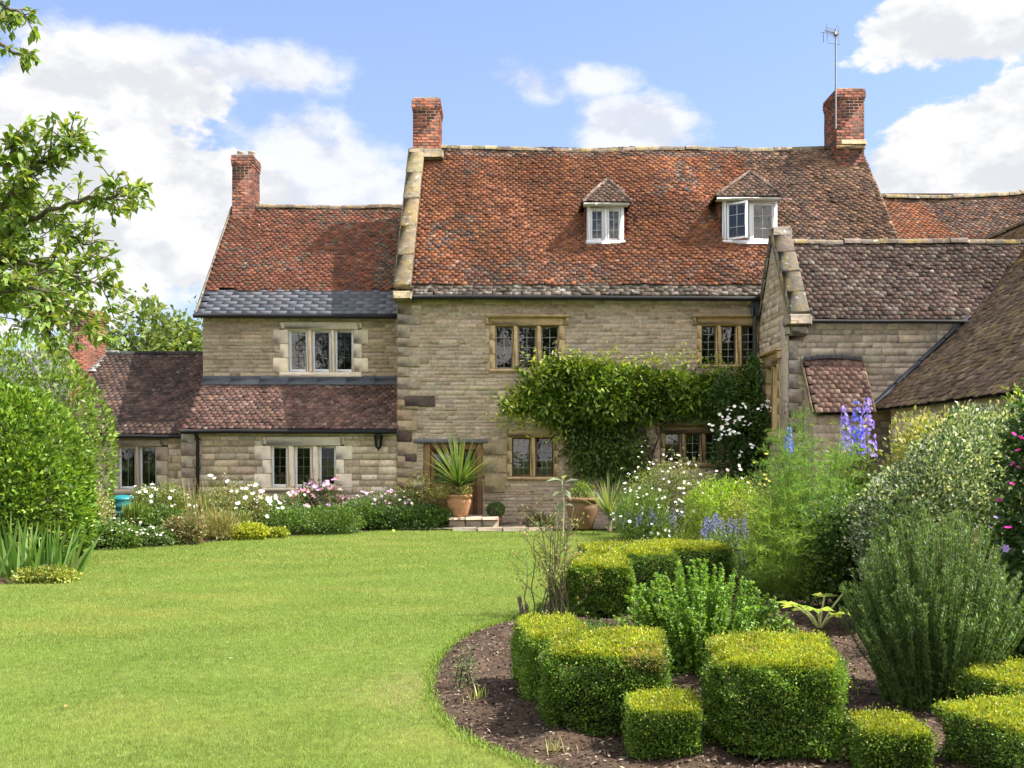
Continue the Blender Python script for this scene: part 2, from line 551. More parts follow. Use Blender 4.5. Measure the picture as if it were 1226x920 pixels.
def window(parent, M, outer, lights, zg, stone, mstone, fcol, mframe, lead=(1, 3), hood=False, tooth=0.0, depth=.2, wood=.045, ww=None, leadc=(.3, .3, .29), label=None):
    """stone mullioned window: surround (thing's part) with casements and panes below it"""
    X0, X1, Z0, Z1 = outer; za, zb = zg
    g = Geo(); pr = .025
    gx0, gx1 = lights[0][0], lights[-1][1]
    def c(): return palette([stone], 1, .07)[0]
    g.box((gx0 - .10, -pr, zb + .002), (gx1 + .10, depth, Z1), c(), .012, M)
    if gx0 - .10 > X0 + .02:
        g.box((X0, -pr + .004, zb + .03), (gx0 - .104, depth - .004, Z1 - .004), c(), .012, M)
        g.box((gx1 + .104, -pr + .004, zb + .03), (X1, depth - .004, Z1 - .004), c(), .012, M)
    g.box((X0 - .01, -pr - .035, Z0), (X1 + .01, depth - .002, za - .002), c(), .014, M)
    for sgn, xe, xi in ((-1, X0, gx0), (1, X1, gx1)):
        nb = max(2, int(round((zb - za) / .34)))
        for k in range(nb):
            a = za + (zb - za) * k / nb; b = za + (zb - za) * (k + 1) / nb
            e = tooth if k % 2 == 0 else 0
            lo, hi = (xe - e, xi) if sgn < 0 else (xi, xe + e)
            g.box((lo, -pr - .001 * k, a + .002), (hi, depth - .001 * k, b - .003), c(), .010, M)
    for k in range(len(lights) - 1):
        a, b = lights[k][1], lights[k + 1][0]
        g.box((a, -pr + .008, za + .001), (b, depth - .006, zb), c(), min(.03, (b - a) * .3), M)
    if hood:
        g.box((X0 - .1, -.12, Z1 + .004), (X1 + .1, .02, Z1 + .07), c() * .85, .02, M)
        for (p, q) in ((X0 - .1, X0 - .02), (X1 + .02, X1 + .1)):
            g.box((p, -.10, Z1 - .16), (q, .02, Z1 + .002), c() * .85, .015, M)
    w = g.build('window', mstone, parent)
    if label: w['label'] = label
    for (a, b) in lights:
        f = Geo(); wd = wood
        ya, yb = .085, .135
        f.box((a, ya, za), (a + wd, yb, zb), fcol, .006, M); f.box((b - wd, ya, za), (b, yb, zb), fcol, .006, M)
        f.box((a + wd, ya + .001, za), (b - wd, yb - .001, za + wd * 1.3), fcol, .006, M); f.box((a + wd, ya + .001, zb - wd), (b - wd, yb - .001, zb), fcol, .006, M)
        nx, nz = lead
        for i in range(1, nx + 1):
            x = a + wd + (b - a - 2 * wd) * i / (nx + 1)
            f.box((x - .006, .098, za + wd), (x + .006, .106, zb - wd), leadc, 0, M)
        for i in range(1, nz + 1):
            z = za + wd + (zb - za - 2 * wd) * i / (nz + 1)
            f.box((a + wd, .0975, z - .006), (b - wd, .1055, z + .006), leadc, 0, M)
        f.build('casement', mframe, w)
        p = Geo()
        p.poly([(a + wd * .5, .110, za + wd * .5), (b - wd * .5, .110, za + wd * .5), (b - wd * .5, .110, zb - wd * .5), (a + wd * .5, .110, zb - wd * .5)], WHITE3, M)
        p.build('pane', M_GLASS, w)
    return (X0, X1, Z0, Z1)

def room(parent, M, x0, x1, z0, z1, d0=.22, d1=3.0):
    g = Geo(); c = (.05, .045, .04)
    q = [(x0, z0), (x1, z0), (x1, z1), (x0, z1)]
    for k in range(4):
        a, b = q[k], q[(k + 1) % 4]
        g.poly([(a[0], d0, a[1]), (b[0], d0, b[1]), (b[0], d1, b[1]), (a[0], d1, a[1])], c, M)
    g.poly([(a[0], d1, a[1]) for a in q], c, M)
    return g.build('interior_wall', M_PLASTER, parent)

# ------------------------------------------------------------------ roofs
def tile_roof(g, A, ex, hz, slope, length, up, cols, tw=.145, gauge=.10, inside=None, colfn=None, sag=None, thick=.018, rag=.3, deck=True, jit=1.0, deckpoly=None, var=.13, dsink=.05):
    """courses of real tiles on a roof plane; A eave start, ex along the eave, hz horizontal up-slope direction"""
    A = np.array(A, float); ex = np.array(ex, float); hz = np.array(hz, float)
    es = hz * math.cos(slope) + np.array([0, 0, math.sin(slope)])
    nn = -hz * math.sin(slope) + np.array([0, 0, math.cos(slope)])
    sg = (lambda s, t: 0.0 * s) if sag is None else sag
    if deck:
        pl = deckpoly or [(0, 0), (length, 0), (length, up), (0, up)]
        g.poly([A + ex * s + es * t - nn * dsink for s, t in pl], (.03, .025, .02))
    nr = int(math.ceil(up / gauge)); S = []; T = []
    for r in range(nr):
        n = int(length / tw) + 1
        s0 = (np.arange(n) + (.5 if r % 2 else 0)) * tw + RNG.normal(size=n) * .004 * jit
        S.append(s0); T.append(np.full(n, r * gauge) + RNG.normal(size=n) * .006 * jit)
    S = np.concatenate(S); T = np.concatenate(T)
    k = (S > -.02) & (S < length - .02)
    if inside is not None: k &= inside(S, T)
    S = S[k]; T = T[k]; N = len(S)
    w = tw * .5 - .0012 + RNG.normal(size=N) * .001
    w = np.minimum(w, (length - S) )
    ln = np.minimum(gauge * 1.75, up + .03 - T)
    lift = .026 + np.abs(RNG.normal(size=N)) * .006 * jit
    rot = RNG.normal(size=N) * .015 * jit
    cx = S + tw * .5 * 0 + w
    sgv = sg(S, T)
    def pt(ds, dt, dn):
        ss = S + ds + rot * dt; tt = T + dt - rot * ds
        return A + ex * ss[:, None] + es * tt[:, None] + nn * (dn + sgv)[:, None]
    two = 2 * w
    rk = RNG.normal(size=N) * .0022 * jit
    V = np.stack([pt(.003, 0, lift + rk), pt(two, 0 * w, lift - rk), pt(two, ln, lift * .25), pt(0 * w + .003, ln, lift * .25),
                  pt(.003, 0, lift + rk - thick), pt(two, 0 * w, lift - rk - thick), pt(two, ln, lift * .25 - thick), pt(0 * w + .003, ln, lift * .25 - thick)], 1)
    c = palette(cols, N, var)
    if colfn is not None: c = colfn(S, T, c)
    b = np.arange(N)[:, None] * 8
    F = np.concatenate([b + np.array(q) for q in ((0, 1, 2, 3), (0, 4, 5, 1), (1, 5, 6, 2), (3, 7, 4, 0))])
    g.add(V.reshape(-1, 3), F, np.repeat(c, 8, 0))

def ridge_tiles(g, p0, p1, col, r=.12, step=.32, sag=None):
    p0 = np.array(p0, float); p1 = np.array(p1, float); L = np.linalg.norm(p1 - p0); n = max(1, int(L / step))
    d = (p1 - p0) / L; sd = np.cross(d, (0, 0, 1.0)); sd /= np.linalg.norm(sd)
    for i in range(n):
        a = p0 + d * (L * i / n + .004); b = p0 + d * (L * (i + 1) / n - .004)
        if sag is not None:
            a = a + np.array([0, 0, sag(i / n)]); b = b + np.array([0, 0, sag((i + 1) / n)])
        rr = r * RNG.uniform(.94, 1.06); dz = RNG.normal() * .008
        an = np.linspace(-.25, math.pi + .25, 8)
        V = []
        for e in (a, b):
            for q in an: V.append(e + sd * math.cos(q) * rr + np.array([0, 0, math.sin(q) * rr * .8 + dz]))
        F = [(k, k + 1, k + 9, k + 8) for k in range(7)] + [tuple(range(8)), tuple(range(8, 16))]
        g.add(V, F, palette(col, 1, .2)[0] * .62)

def gutter(parent, p0, p1, r=.055, col=(.02, .02, .02), mat=None):
    g = Geo(); p0 = np.array(p0, float); p1 = np.array(p1, float)
    P = p0[None] + (p1 - p0)[None] * np.linspace(0, 1, 9)[:, None]
    P[:, 2] += RNG.normal(size=9) * .003
    g.tubes(P, r, col, 8)
    return g.build('gutter', mat or M_IRON, parent, smooth=True)

def brick_stack(parent, x0, x1, y0, y1, z0, z1, cols=None, cap=True, name='chimney', pots=0):
    cols = cols or [(.24, .08, .045), (.19, .065, .042), (.28, .11, .06), (.12, .06, .045)]
    g = Geo(); mort = (.30, .25, .19)
    g.box((x0 + .006, y0 + .006, z0), (x1 - .006, y1 - .006, z1 - .01), mort)
    z = z0; k = 0; hb = .075
    while z < z1 - .03:
        top = z > z1 - .34 and cap
        e = 0
        if top: e = .03 if z > z1 - .26 else .015
        if z > z1 - .10 and cap: e = .02
        h = min(hb, z1 - z)
        for (M, L) in ((frame((x0 - e, y0 - e, 0), (1, 0, 0), (0, 1, 0)), x1 - x0 + 2 * e), (frame((x0 - e, y1 + e, 0), (0, -1, 0), (1, 0, 0)), y1 - y0 + 2 * e),
                       (frame((x1 + e, y0 - e, 0), (0, 1, 0), (-1, 0, 0)), y1 - y0 + 2 * e), (frame((x1 + e, y1 + e, 0), (-1, 0, 0), (0, -1, 0)), x1 - x0 + 2 * e)):
            s = -.11 if k % 2 else 0
            while s < L - .02:
                a, b = max(s, 0) + .004, min(s + .22, L) - .004
                if b - a > .02:
                    g.box((a, -RNG.uniform(0, .006), z + .005), (b, .06, z + h - .005), palette(cols, 1, .2)[0], .004, M)
                s += .225
        z += h; k += 1
    if cap: g.box((x0 + .02, y0 + .02, z1 - .012), (x1 - .02, y1 - .02, z1 + .03), (.22, .2, .17), .02)
    c = g.build(name, M_BRICK, parent)
    for i in range(pots):
        p = Geo(); cx = (x0 + x1) / 2 + (i - (pots - 1) / 2) * .3
        p.lathe([(.10, 0), (.085, .12), (.10, .14), (.10, .18), (.07, .18), (.07, .05)], (cx, (y0 + y1) / 2, z1 + .02), (.4, .3, .22), 14)
        p.build('chimney_pot', M_TERRA, c, True)
    return c

def sloped_coping(g, x0, x1, ya, za, yb, zb, th=.16, cols=None, seg=.6):
    """flat coping stones climbing a gable between (ya,za) and (yb,zb)"""
    cols = cols or [(.27, .215, .14), (.235, .19, .125), (.215, .175, .12)]
    L = math.hypot(yb - ya, zb - za); n = max(2, int(L / seg)); e = np.array([0, (yb - ya) / L, (zb - za) / L]); m = np.array([0, -e[2], e[1]])
    if m[2] < 0: m = -m
    for i in range(n):
        c = np.array([(x0 + x1) / 2, ya, za]) + e * L * (i + .5) / n + m * RNG.uniform(-.008, .008)
        g.obox(c, [(1, 0, 0), e, m], ((x1 - x0) / 2 + RNG.uniform(-.006, .006), L / n / 2 - .004, th / 2), palette(cols, 1, .1)[0], .025)
# ================================================================== THE BUILDINGS
S_MAIN = [(.50, .385, .28), (.46, .35, .25), (.53, .415, .305), (.42, .315, .22), (.48, .37, .27)]
S_PALE = [(.62, .50, .34), (.55, .44, .295), (.68, .57, .41), (.46, .36, .235), (.58, .45, .28)]
S_GREY = [(.50, .41, .295), (.44, .365, .265), (.55, .46, .335), (.40, .33, .24)]
PALE = (.86, .73, .51); OCHRE = (.60, .43, .21)
ORANGE = [(.28, .107, .05), (.255, .096, .046), (.30, .119, .055), (.225, .085, .044), (.18, .075, .046)]
REDBR = [(.27, .085, .05), (.23, .075, .05), (.31, .11, .06), (.17, .07, .055)]
BROWN = [(.17, .105, .075), (.14, .085, .065), (.21, .13, .09), (.11, .075, .06)]
DKBR = [(.15, .085, .065), (.12, .07, .055), (.18, .11, .085), (.20, .115, .08)]
FW = lambda Y: frame((0, Y, 0), (1, 0, 0), (0, 1, 0))

def rect(u0, u1, v0, v1, Y):
    return (XU(u0, Y), XU(u1, Y), ZV(v1, Y), ZV(v0, Y))
def lts(Y, *pairs): return [(XU(a, Y), XU(b, Y)) for a, b in pairs]

# ------------------------------------------------------------------ the main house
YM = 22.5; XL = XU(476, YM); XR = 9.02
ZE = 5.21; YE = 22.28; YR = 25.9; ZR = 9.57
SLM = math.atan2(ZR - ZE, YR - YE)
house = thing('farmhouse', 'tall stone farmhouse with orange clay tile roof and two dormers', 'house', (3, YM, 0))
M = FW(YM)
w1 = rect(586, 676, 381, 446, YM); w2 = rect(834, 913, 381, 440, YM); w3 = rect(607, 669, 516, 575, YM); w4 = rect(790, 868, 511, 560, YM)
door_o = (XU(507, YM), XU(578, YM), 0.0, ZV(531, YM))
ops = [w1, w2, w3, w4, door_o]
g = Geo()
stone_wall(g, M, XL, 5.9, 0, ZE + .1, ops, S_MAIN, hc=(.05, .115), ln=(.14, .48), mortar=(.46, .36, .255))
qc = [(.46, .35, .20), (.50, .38, .22), (.10, .07, .05), (.13, .085, .06), (.44, .34, .2)]
z = 0.0
quoins(g, M, XL - .012, .05, 2.85, [(.42, .31, .17), (.09, .065, .048), (.44, .33, .19), (.11, .075, .055)], side=1, h=(.2, .32), w=(.5, .34), proud=.028)
quoins(g, M, XL - .012, 2.86, ZE, [(.42, .34, .22), (.40, .33, .22)], side=1, h=(.2, .3), proud=.024)
for (u0, u1, v0, v1, c) in ((484, 521, 474, 487, (.10, .075, .055)), (485, 499, 543, 553, (.12, .08, .06)), (578, 606, 530, 545, (.45, .34, .19)), (578, 606, 548, 566, (.47, .36, .2)), (580, 605, 570, 590, (.44, .33, .18))):
    r_ = rect(u0, u1, v0, v1, YM); g.box((r_[0], -.034, r_[2]), (r_[1], .05, r_[3]), c, .012, M)
# gable end and back
stone = (.36, .30, .2)
g.poly([(XL, YM, 0), (XL, YM + 6.9, 0), (XL, YM + 6.9, ZE), (XL, YR, ZR - .1), (XL, YM, ZE)], stone)
g.poly([(XR, YM, 0), (XR, YM + 6.9, 0), (XR, YM + 6.9, ZE), (XR, YR, ZR - .1), (XR, YM, ZE)], stone)
g.poly([(XL, YM + 6.9, 0), (XR, YM + 6.9, 0), (XR, YM + 6.9, ZE), (XL, YM + 6.9, ZE)], stone)
g.poly([(5.9, YM, 0), (XR, YM, 0), (XR, YM, ZE), (5.9, YM, ZE)], stone)
Mside = frame((XL, YM, 0), (0, 1, 0), (1, 0, 0))
stone_wall(g, Mside, 0.02, 6.8, 2.4, 9.4, [], S_MAIN, hc=(.1, .18), top=lambda y: min(ZE + y * 1.204, ZE + (6.8 - y) * 1.204) - .12, sheet=False)
g.build('wall', M_STONE, house)

wfr = (.30, .27, .22)
window(house, M, w1, lts(YM, (593, 614), (620, 642), (648, 669)), (ZV(442, YM), ZV(390, YM)), OCHRE, M_OCHRE, (.33, .28, .2), M_PAINT, (1, 3), hood=True, wood=.03)
window(house, M, w2, lts(YM, (840, 858), (864, 882), (888, 906)), (ZV(437, YM), ZV(390, YM)), OCHRE, M_OCHRE, (.2, .17, .12), M_PAINT, (1, 4), hood=True, wood=.025)
window(house, M, w3, lts(YM, (613, 635), (641, 663)), (ZV(571, YM), ZV(524, YM)), OCHRE, M_OCHRE, (.16, .10, .05), M_WOOD, (2, 4), hood=False, wood=.035)
window(house, M, w4, lts(YM, (796, 815), (821, 839), (845, 863)), (ZV(554, YM), ZV(519, YM)), (.34, .24, .12), M_OCHRE, (.16, .12, .08), M_WOOD, (1, 2), hood=True, wood=.03)
for w_ in (w1, w2, w3, w4): room(house, M, w_[0], w_[1], w_[2], w_[3], .19)
# door
dx0, dx1, dz0, dz1 = door_o
dg = Geo(); oak = (.24, .125, .05)
dg.box((dx0, .02, 0), (dx0 + .15, .2, dz1), oak, .012, M); dg.box((dx1 - .15, .02, 0), (dx1, .2, dz1), oak, .012, M)
dg.box((dx0 + .152, .022, dz1 - .15), (dx1 - .152, .2, dz1), oak, .012, M)
df = dg.build('door_frame', M_WOOD, house)
dg = Geo()
mx = (dx0 + dx1) / 2
for a, b in ((dx0 + .155, mx - .003), (mx + .003, dx1 - .155)):
    dg.box((a, .10, .24), (a + .07, .15, dz1 - .155), oak, .008, M); dg.box((b - .07, .10, .24), (b, .15, dz1 - .155), oak, .008, M)
    dg.box((a + .072, .101, .24), (b - .072, .149, .95), oak, .008, M); dg.box((a + .072, .101, dz1 - .24), (b - .072, .149, dz1 - .156), oak, .008, M)
do = dg.build('door', M_WOOD, house)
pg = Geo()
for a, b in ((dx0 + .155, mx - .003), (mx + .003, dx1 - .155)):
    pg.poly([(a + .06, .125, .94), (b - .06, .125, .94), (b - .06, .125, dz1 - .23), (a + .06, .125, dz1 - .23)], WHITE3, M)
pg.build('pane', M_GLASS, do)
hg = Geo(); hg.tubes([[(mx + .05, YM + .07, 1.0), (mx + .05, YM + .05, 1.02), (mx + .14, YM + .05, 1.02)]], .012, (.05, .045, .04), 6); hg.build('handle', M_IRON, do)
lg = Geo(); lg.box((dx0 - .22, -.05, dz1 + .004), (dx1 + .12, .12, dz1 + .10), (.17, .16, .15), .012, M); lg.build('lintel', M_SLATE, house)
room(house, M, dx0, dx1, .0, dz1, .21)

# roof
def in_main(S, T):
    return ~(((S + XL + .2) > 5.75) & (T < .95))
LX = XR - XL - .2
def col_main(S, T, c):
    P = np.stack([S, T], 1)
    n = fbm(P, 1.1, 3); n2 = fbm(P, .55, 5)
    br = palette(BROWN, len(S), .2)
    edge = 8.55 + .25 * np.sin(T * 2.1) + .12 * RNG.normal(size=len(S))
    k = (S > edge); c[k] = br[k] * np.array([1.18, 1.1, .95])
    k2 = (n > .55) & (RNG.random(len(S)) < .55); c[k2] = br[k2]
    k3 = (T > 5.25) & (RNG.random(len(S)) < .8); c[k3] = br[k3] * 1.25
    k4 = (T < 1.1) & (RNG.random(len(S)) < .45); c[k4] = br[k4] * np.array([1.3, 1.1, 1.05])
    c *= (1 + .22 * n2)[:, None]
    c *= (1 + .10 * fbm(np.stack([S * .25, T * 3], 1), 1.6, 61) + .16 * fbm(np.stack([S * 2.2, T * .35], 1), 1.5, 62))[:, None]
    return np.clip(c, .02, .8)
def sag_main(S, T):
    return .05 * np.sin(S * 1.15 + .6) * np.sin(T * .56) + .02 * np.sin(S * 2.7 + T) + np.where(S > 10.6, (S - 10.6) ** 2 * .10, 0)
g = Geo()
UPM = math.hypot(ZR - ZE, YR - YE)
DORM = [(XU(703, 23.4), XU(747, 23.4), 7.47, (XU(697, 23.2), XU(756, 23.2)), XU(727, 24.0), 8.25), (XU(866, 23.4), XU(931, 23.4), 7.60, (XU(857, 23.2), XU(938, 23.2)), XU(897, 24.0), 8.42)]
def ins_main(S, T):
    X = S + XL + .2; Y = YE + T * math.cos(SLM)
    k = T > .24
    for d in DORM: k &= ~((X > d[0] - .0) & (X < d[1] - .0) & (Y > 23.52) & (Y < 24.3))
    return k
tile_roof(g, (XL + .2, YE, ZE), (1, 0, 0), (0, 1, 0), SLM, LX, UPM, ORANGE, gauge=.096, inside=ins_main, colfn=col_main, sag=sag_main, jit=1.5)
roof = g.build('roof', M_TILE, house)
g = Geo()
g.poly([(XL + .1, YR + 3.62, ZE), (XR, YR + 3.62, ZE), (XR, YR, ZR), (XL + .1, YR, ZR)], (.2, .08, .05))
g.build('back_roof', M_TILE, house)
g = Geo()
tile_roof(g, (XL + .16, YE - .06, ZE - .055), (1, 0, 0), (0, 1, 0), SLM - .10, 5.66 - XL, .42, [(.15, .115, .085), (.19, .15, .115), (.12, .09, .07)], tw=.22, gauge=.125, thick=.024, jit=2, deck=False)
g.build('stone_slates', M_SSLATE, roof)
g = Geo(); ridge_tiles(g, (XL + .25, YR, ZR - .02), (XR - .6, YR, ZR - .02), [(.27, .22, .16), (.22, .18, .13), (.33, .28, .18)], .12, sag=lambda q: .03 * math.sin(q * 13) - .05 * math.sin(q * 3.14))
g.build('ridge', M_COPING, roof)
gutter(house, (XL + .05, YE - .10, ZE - .09), (5.5, YE - .10, ZE - .13))
# left gable coping
g = Geo()
sloped_coping(g, XL - .06, XL + .34, YE - .10, ZE + .13, YR - .4, ZR - .16, .17, None, .95)
g.box((XL - .07, YE - .22, ZE - .16), (XL + .36, YM + .12, ZE + .03), (.26, .21, .135), .03)
g.build('gable_coping', M_COPING, house)
# chimneys
brick_stack(house, -2.53, -1.85, 25.42, 26.3, 9.2, 10.72)
g = Geo(); g.box((-2.64, 25.32, 9.16), (-1.76, 26.4, 9.40), (.23, .19, .13), .03); g.build('chimney_base', M_COPING, house)
c2 = brick_stack(house, 8.26, 8.97, 25.35, 26.35, 8.9, 10.93, cols=[(.20, .07, .045), (.15, .06, .04), (.24, .085, .05), (.10, .05, .04)], pots=0)
g = Geo(); g.box((8.34, 25.24, 9.47), (9.0, 25.34, 9.60), (.42, .33, .2), .025); g.box((8.30, 25.27, 9.38), (8.98, 25.345, 9.468), (.3, .2, .12), .01); g.build('ledge', M_COPING, c2)

# dormers
for di, (x0, x1, zt, (e0, e1), ax, az_) in enumerate(DORM):
    yf = 23.42; zb = 6.60
    dm = Geo(); wc = (.74, .73, .69)
    t = .075
    dm.box((x0, yf, zb), (x0 + t, yf + .14, zt), wc, .01); dm.box((x1 - t, yf, zb), (x1, yf + .14, zt), wc, .01)
    dm.box((x0 + t, yf + .002, zt - .08), (x1 - t, yf + .14, zt), wc, .01)
    dm.box((x0 - .03, yf - .05, zb - .05), (x1 + .03, yf + .13, zb + .05), wc, .012)
    xm = (x0 + x1) / 2
    dm.box((xm - .04, yf + .002, zb + .05), (xm + .04, yf + .138, zt - .08), wc, .01)
    dw = dm.build('dormer', M_PAINT, house)
    for si, (a, b) in enumerate(((x0 + t, xm - .04), (xm + .04, x1 - t))):
        f = Geo(); za, zc = zb + .052, zt - .082
        if di == 1 and si == 0:
            A = R(-38); Mf = frame((a + .01, yf + .03, 0), (math.cos(A), math.sin(A), 0), (-math.sin(A), math.cos(A), 0)); w_ = b - a - .01
        else:
            Mf = frame((a, yf + .03, 0), (1, 0, 0), (0, 1, 0)); w_ = b - a
        fw = .05
        f.box((0, 0, za), (fw, .05, zc), wc, .006, Mf); f.box((w_ - fw, 0, za), (w_, .05, zc), wc, .006, Mf)
        f.box((fw, .001, za), (w_ - fw, .049, za + fw), wc, .006, Mf); f.box((fw, .001, zc - fw), (w_ - fw, .049, zc), wc, .006, Mf)
        f.box((w_ / 2 - .006, .015, za + fw), (w_ / 2 + .006, .025, zc - fw), (.5, .5, .48), 0, Mf)
        for q in (1, 2):
            zz = za + (zc - za) * q / 3; f.box((fw, .0145, zz - .006), (w_ - fw, .0255, zz + .006), (.5, .5, .48), 0, Mf)
        f.build('casement', M_PAINT, dw)
        p = Geo(); p.poly([(fw * .6, .03, za + .02), (w_ - fw * .6, .03, za + .02), (w_ - fw * .6, .03, zc - .02), (fw * .6, .03, zc - .02)], WHITE3, Mf)
        p.build('pane', M_GLASS, dw)
    for xs in (x0 - .012, x1 + .012):
        g = Geo()
        k = 1.211
        yk = yf + .14
        zk = ZE + (yk - YE) * k
        yt = YE + (zt - ZE) / k
        g.poly([(xs, yk, zk - .1), (xs, yt, zt), (xs, yk, zt)], (.24, .10, .065))
        # hung tiles of the cheek
        zz = zk
        while zz < zt - .02:
            ya_ = yk; yb_ = YE + (zz + .05 - ZE) / k + .03
            sg = -1 if xs < xm else 1
            y = ya_
            while y < yb_ - .02:
                e = min(y + .165, yb_)
                g.obox((xs + sg * .022, (y + e) / 2, zz + .06), np.eye(3), (.008, (e - y) / 2 - .003, .062), palette(REDBR, 1, .2)[0])
                y = e
            zz += .115
        g.build('cheek', M_TILE, dw)
    room(dw, FW(yf), x0 + .03, x1 - .03, zb, zt, .13, 1.6)
    g = Geo()
    ye = 23.22; ya_ = 23.98; ze = zt + .03
    ah = math.atan2(az_ - ze, ya_ - ye); L = math.hypot(az_ - ze, ya_ - ye)
    wd = e1 - e0
    tile_roof(g, (e0, ye, ze), (1, 0, 0), (0, 1, 0), ah, wd, L, BROWN, tw=.13, gauge=.10, inside=lambda S, T, wd=wd, L=L, ax=ax, e0=e0: (S > (ax - e0) * T / L - .05) & (S < wd - (wd - (ax - e0)) * T / L - .06), deckpoly=[(0, 0), (wd, 0), (ax - e0, L)], jit=1.4)
    yb = YE + (ze - ZE) / 1.211
    for sg, ee in ((1, e0), (-1, e1)):
        hw = abs(ax - ee); a2 = math.atan2(az_ - ze, hw); L2 = math.hypot(az_ - ze, hw); ln = 2.4
        hip = ya_ - ye
        # side slope: eave runs back from the front, dies into the main roof
        A = (ee, ye, ze) 
        tile_roof(g, A, (0, 1, 0), (sg, 0, 0), a2, ln, L2, BROWN, tw=.14, gauge=.10,
                  inside=lambda S, T, L2=L2, hip=hip, ze=ze, az_=az_: (S > hip * T / L2) & (S + ye < YE + (ze + (az_ - ze) * T / L2 - ZE) / 1.211 + .12),
                  deckpoly=[(0, 0), (yb - ye + .05, 0), (YE + (az_ - ZE) / 1.211 - ye + .05, L2), (hip, L2)], jit=1.4)
    yend = YE + (az_ - ZE) / 1.211
    ridge_tiles(g, (ax, ya_ - .03, az_ + .0), (ax, yend + .1, az_ + .01), [(.27, .2, .15), (.3, .25, .2)], .075, .22)
    for ee in (e0, e1): ridge_tiles(g, (ee, ye, ze + .02), (ax, ya_, az_ + .01), [(.24, .17, .12)], .05, .17)
    g.build('dormer_roof', M_TILE_OLD, dw)
    g = Geo(); g.box((e0 + .03, ye + .03, ze - .06), (e1 - .03, ye + .09, ze + .0), (.62, .6, .5), .01)
    g.box((e0 + .05, ye + .09, ze - .05), (e1 - .05, yf + .1, ze - .025), (.55, .52, .45), 0)
    g.build('fascia', M_PAINT, dw)

# ------------------------------------------------------------------ the lower two storey wing on the left
YW = 24.0; YL = 22.56
wing = thing('cottage_wing', 'lower two storey stone wing with red tiled roof banded in blue slate at the eaves', 'house', (-5, YW, 0))
X0 = XU(243, YW); X1 = XL - .012
ZWE = 4.97; YWE = 23.8; YWR = 26.9; ZWR = 8.28
sw = math.atan2(ZWR - ZWE, YWR - YWE)
M = FW(YW)
wu = rect(335, 433, 386, 452, YW)
g = Geo()
stone_wall(g, M, X0, X1, 2.9, ZWE + .1, [wu], [(.42, .325, .215), (.37, .285, .185), (.45, .355, .245), (.33, .25, .165)], hc=(.06, .12), ln=(.2, .5), mortar=(.36, .28, .19))
M2 = FW(YL)
wl = rect(314, 412, 523, 588, YL)
XLL = XU(218, YL)
stone_wall(g, M2, XLL, X1, 0, 2.22, [wl], S_PALE, hc=(.10, .19), ln=(.25, .6), proud=(.006, .026), mortar=(.36, .3, .21))
quoins(g, M2, XLL - .01, 0, 2.15, [(.48, .40, .27), (.42, .35, .24)], side=1, h=(.2, .3), w=(.42, .28), proud=.045)
for p in ([(X0, YW, 0), (X0, YW + 5.8, 0), (X0, YW + 5.8, ZWE), (X0, YWR, ZWR - .1), (X0, YW, ZWE)], [(XLL, YL, 0), (XLL, YW, 0), (XLL, YW, 3.3), (XLL, YL, 2.2)]):
    g.poly(p, (.32, .26, .17))
g.build('wall', M_STONE, wing)
window(wing, M, wu, lts(YW, (345, 368), (373, 396), (400, 423)), (ZV(446, YW), ZV(395, YW)), PALE, M_ASHLAR, (.78, .78, .75), M_PAINT, (1, 2), tooth=.16, wood=.06, leadc=(.07, .07, .07))
window(wing, M2, wl, lts(YL, (324, 344), (352, 373), (381, 402)), (ZV(584, YL), ZV(534, YL)), PALE, M_ASHLAR, (.80, .78, .73), M_PAINT, (1, 3), tooth=.18, wood=.055, leadc=(.12, .12, .11))
room(wing, M, wu[0], wu[1], wu[2], wu[3], .19); room(wing, M2, wl[0], wl[1], wl[2], wl[3], .19, 1.3)
# ashlar strip above the upper window
g = Geo()
UPW = math.hypot(ZWR - ZWE, YWR - YWE)
TS = .88
def col_w(S, T, c):
    n = fbm(np.stack([S, T], 1), 1.3, 8); br = palette(BROWN, len(S), .2)
    k = (RNG.random(len(S)) < np.clip(.12 + .35 * (n > .3) + .55 * (S > 4.0) * (T > 1) + .6 * (T > UPW - .3), 0, .92)); c[k] = br[k]
    return np.clip(c * (1 + .18 * n)[:, None], .02, .8)
def sag_w(S, T): return .03 * np.sin(S * 1.4 + 1) * np.sin(T * .7) + .012 * np.sin(3 * S)
tile_roof(g, (X0 - .1, YWE, ZWE), (1, 0, 0), (0, 1, 0), sw, X1 - X0 + .1, UPW, [(.225, .084, .05), (.205, .077, .047), (.245, .098, .058), (.17, .07, .047)], gauge=.096, inside=lambda S, T: T > TS - .02, colfn=col_w, sag=sag_w, jit=1.3)
wr = g.build('roof', M_TILE, wing)
g = Geo()
tile_roof(g, (X0 - .1, YWE - .02, ZWE - .012), (1, 0, 0), (0, 1, 0), sw - .02, X1 - X0 + .1, TS + .06, [(.135, .137, .16), (.15, .151, .175), (.125, .127, .15), (.16, .158, .18)], tw=.36, gauge=.125, thick=.008, deck=False, jit=.5, var=.07)
g.build('slate_band', M_SLATE, wr)
g = Geo(); g.poly([(X0 - .1, YWR, ZWR), (X1, YWR, ZWR), (X1, YWR + 3.2, ZWE), (X0 - .1, YWR + 3.2, ZWE)], (.2, .08, .05)); g.build('back_roof', M_TILE, wing)
g = Geo(); ridge_tiles(g, (X0 + .55, YWR, ZWR - .01), (X1, YWR, ZWR - .01), [(.27, .2, .15), (.22, .17, .13)], .11, sag=lambda q: .02 * math.sin(q * 9)); g.build('ridge', M_COPING, wr)
g = Geo()
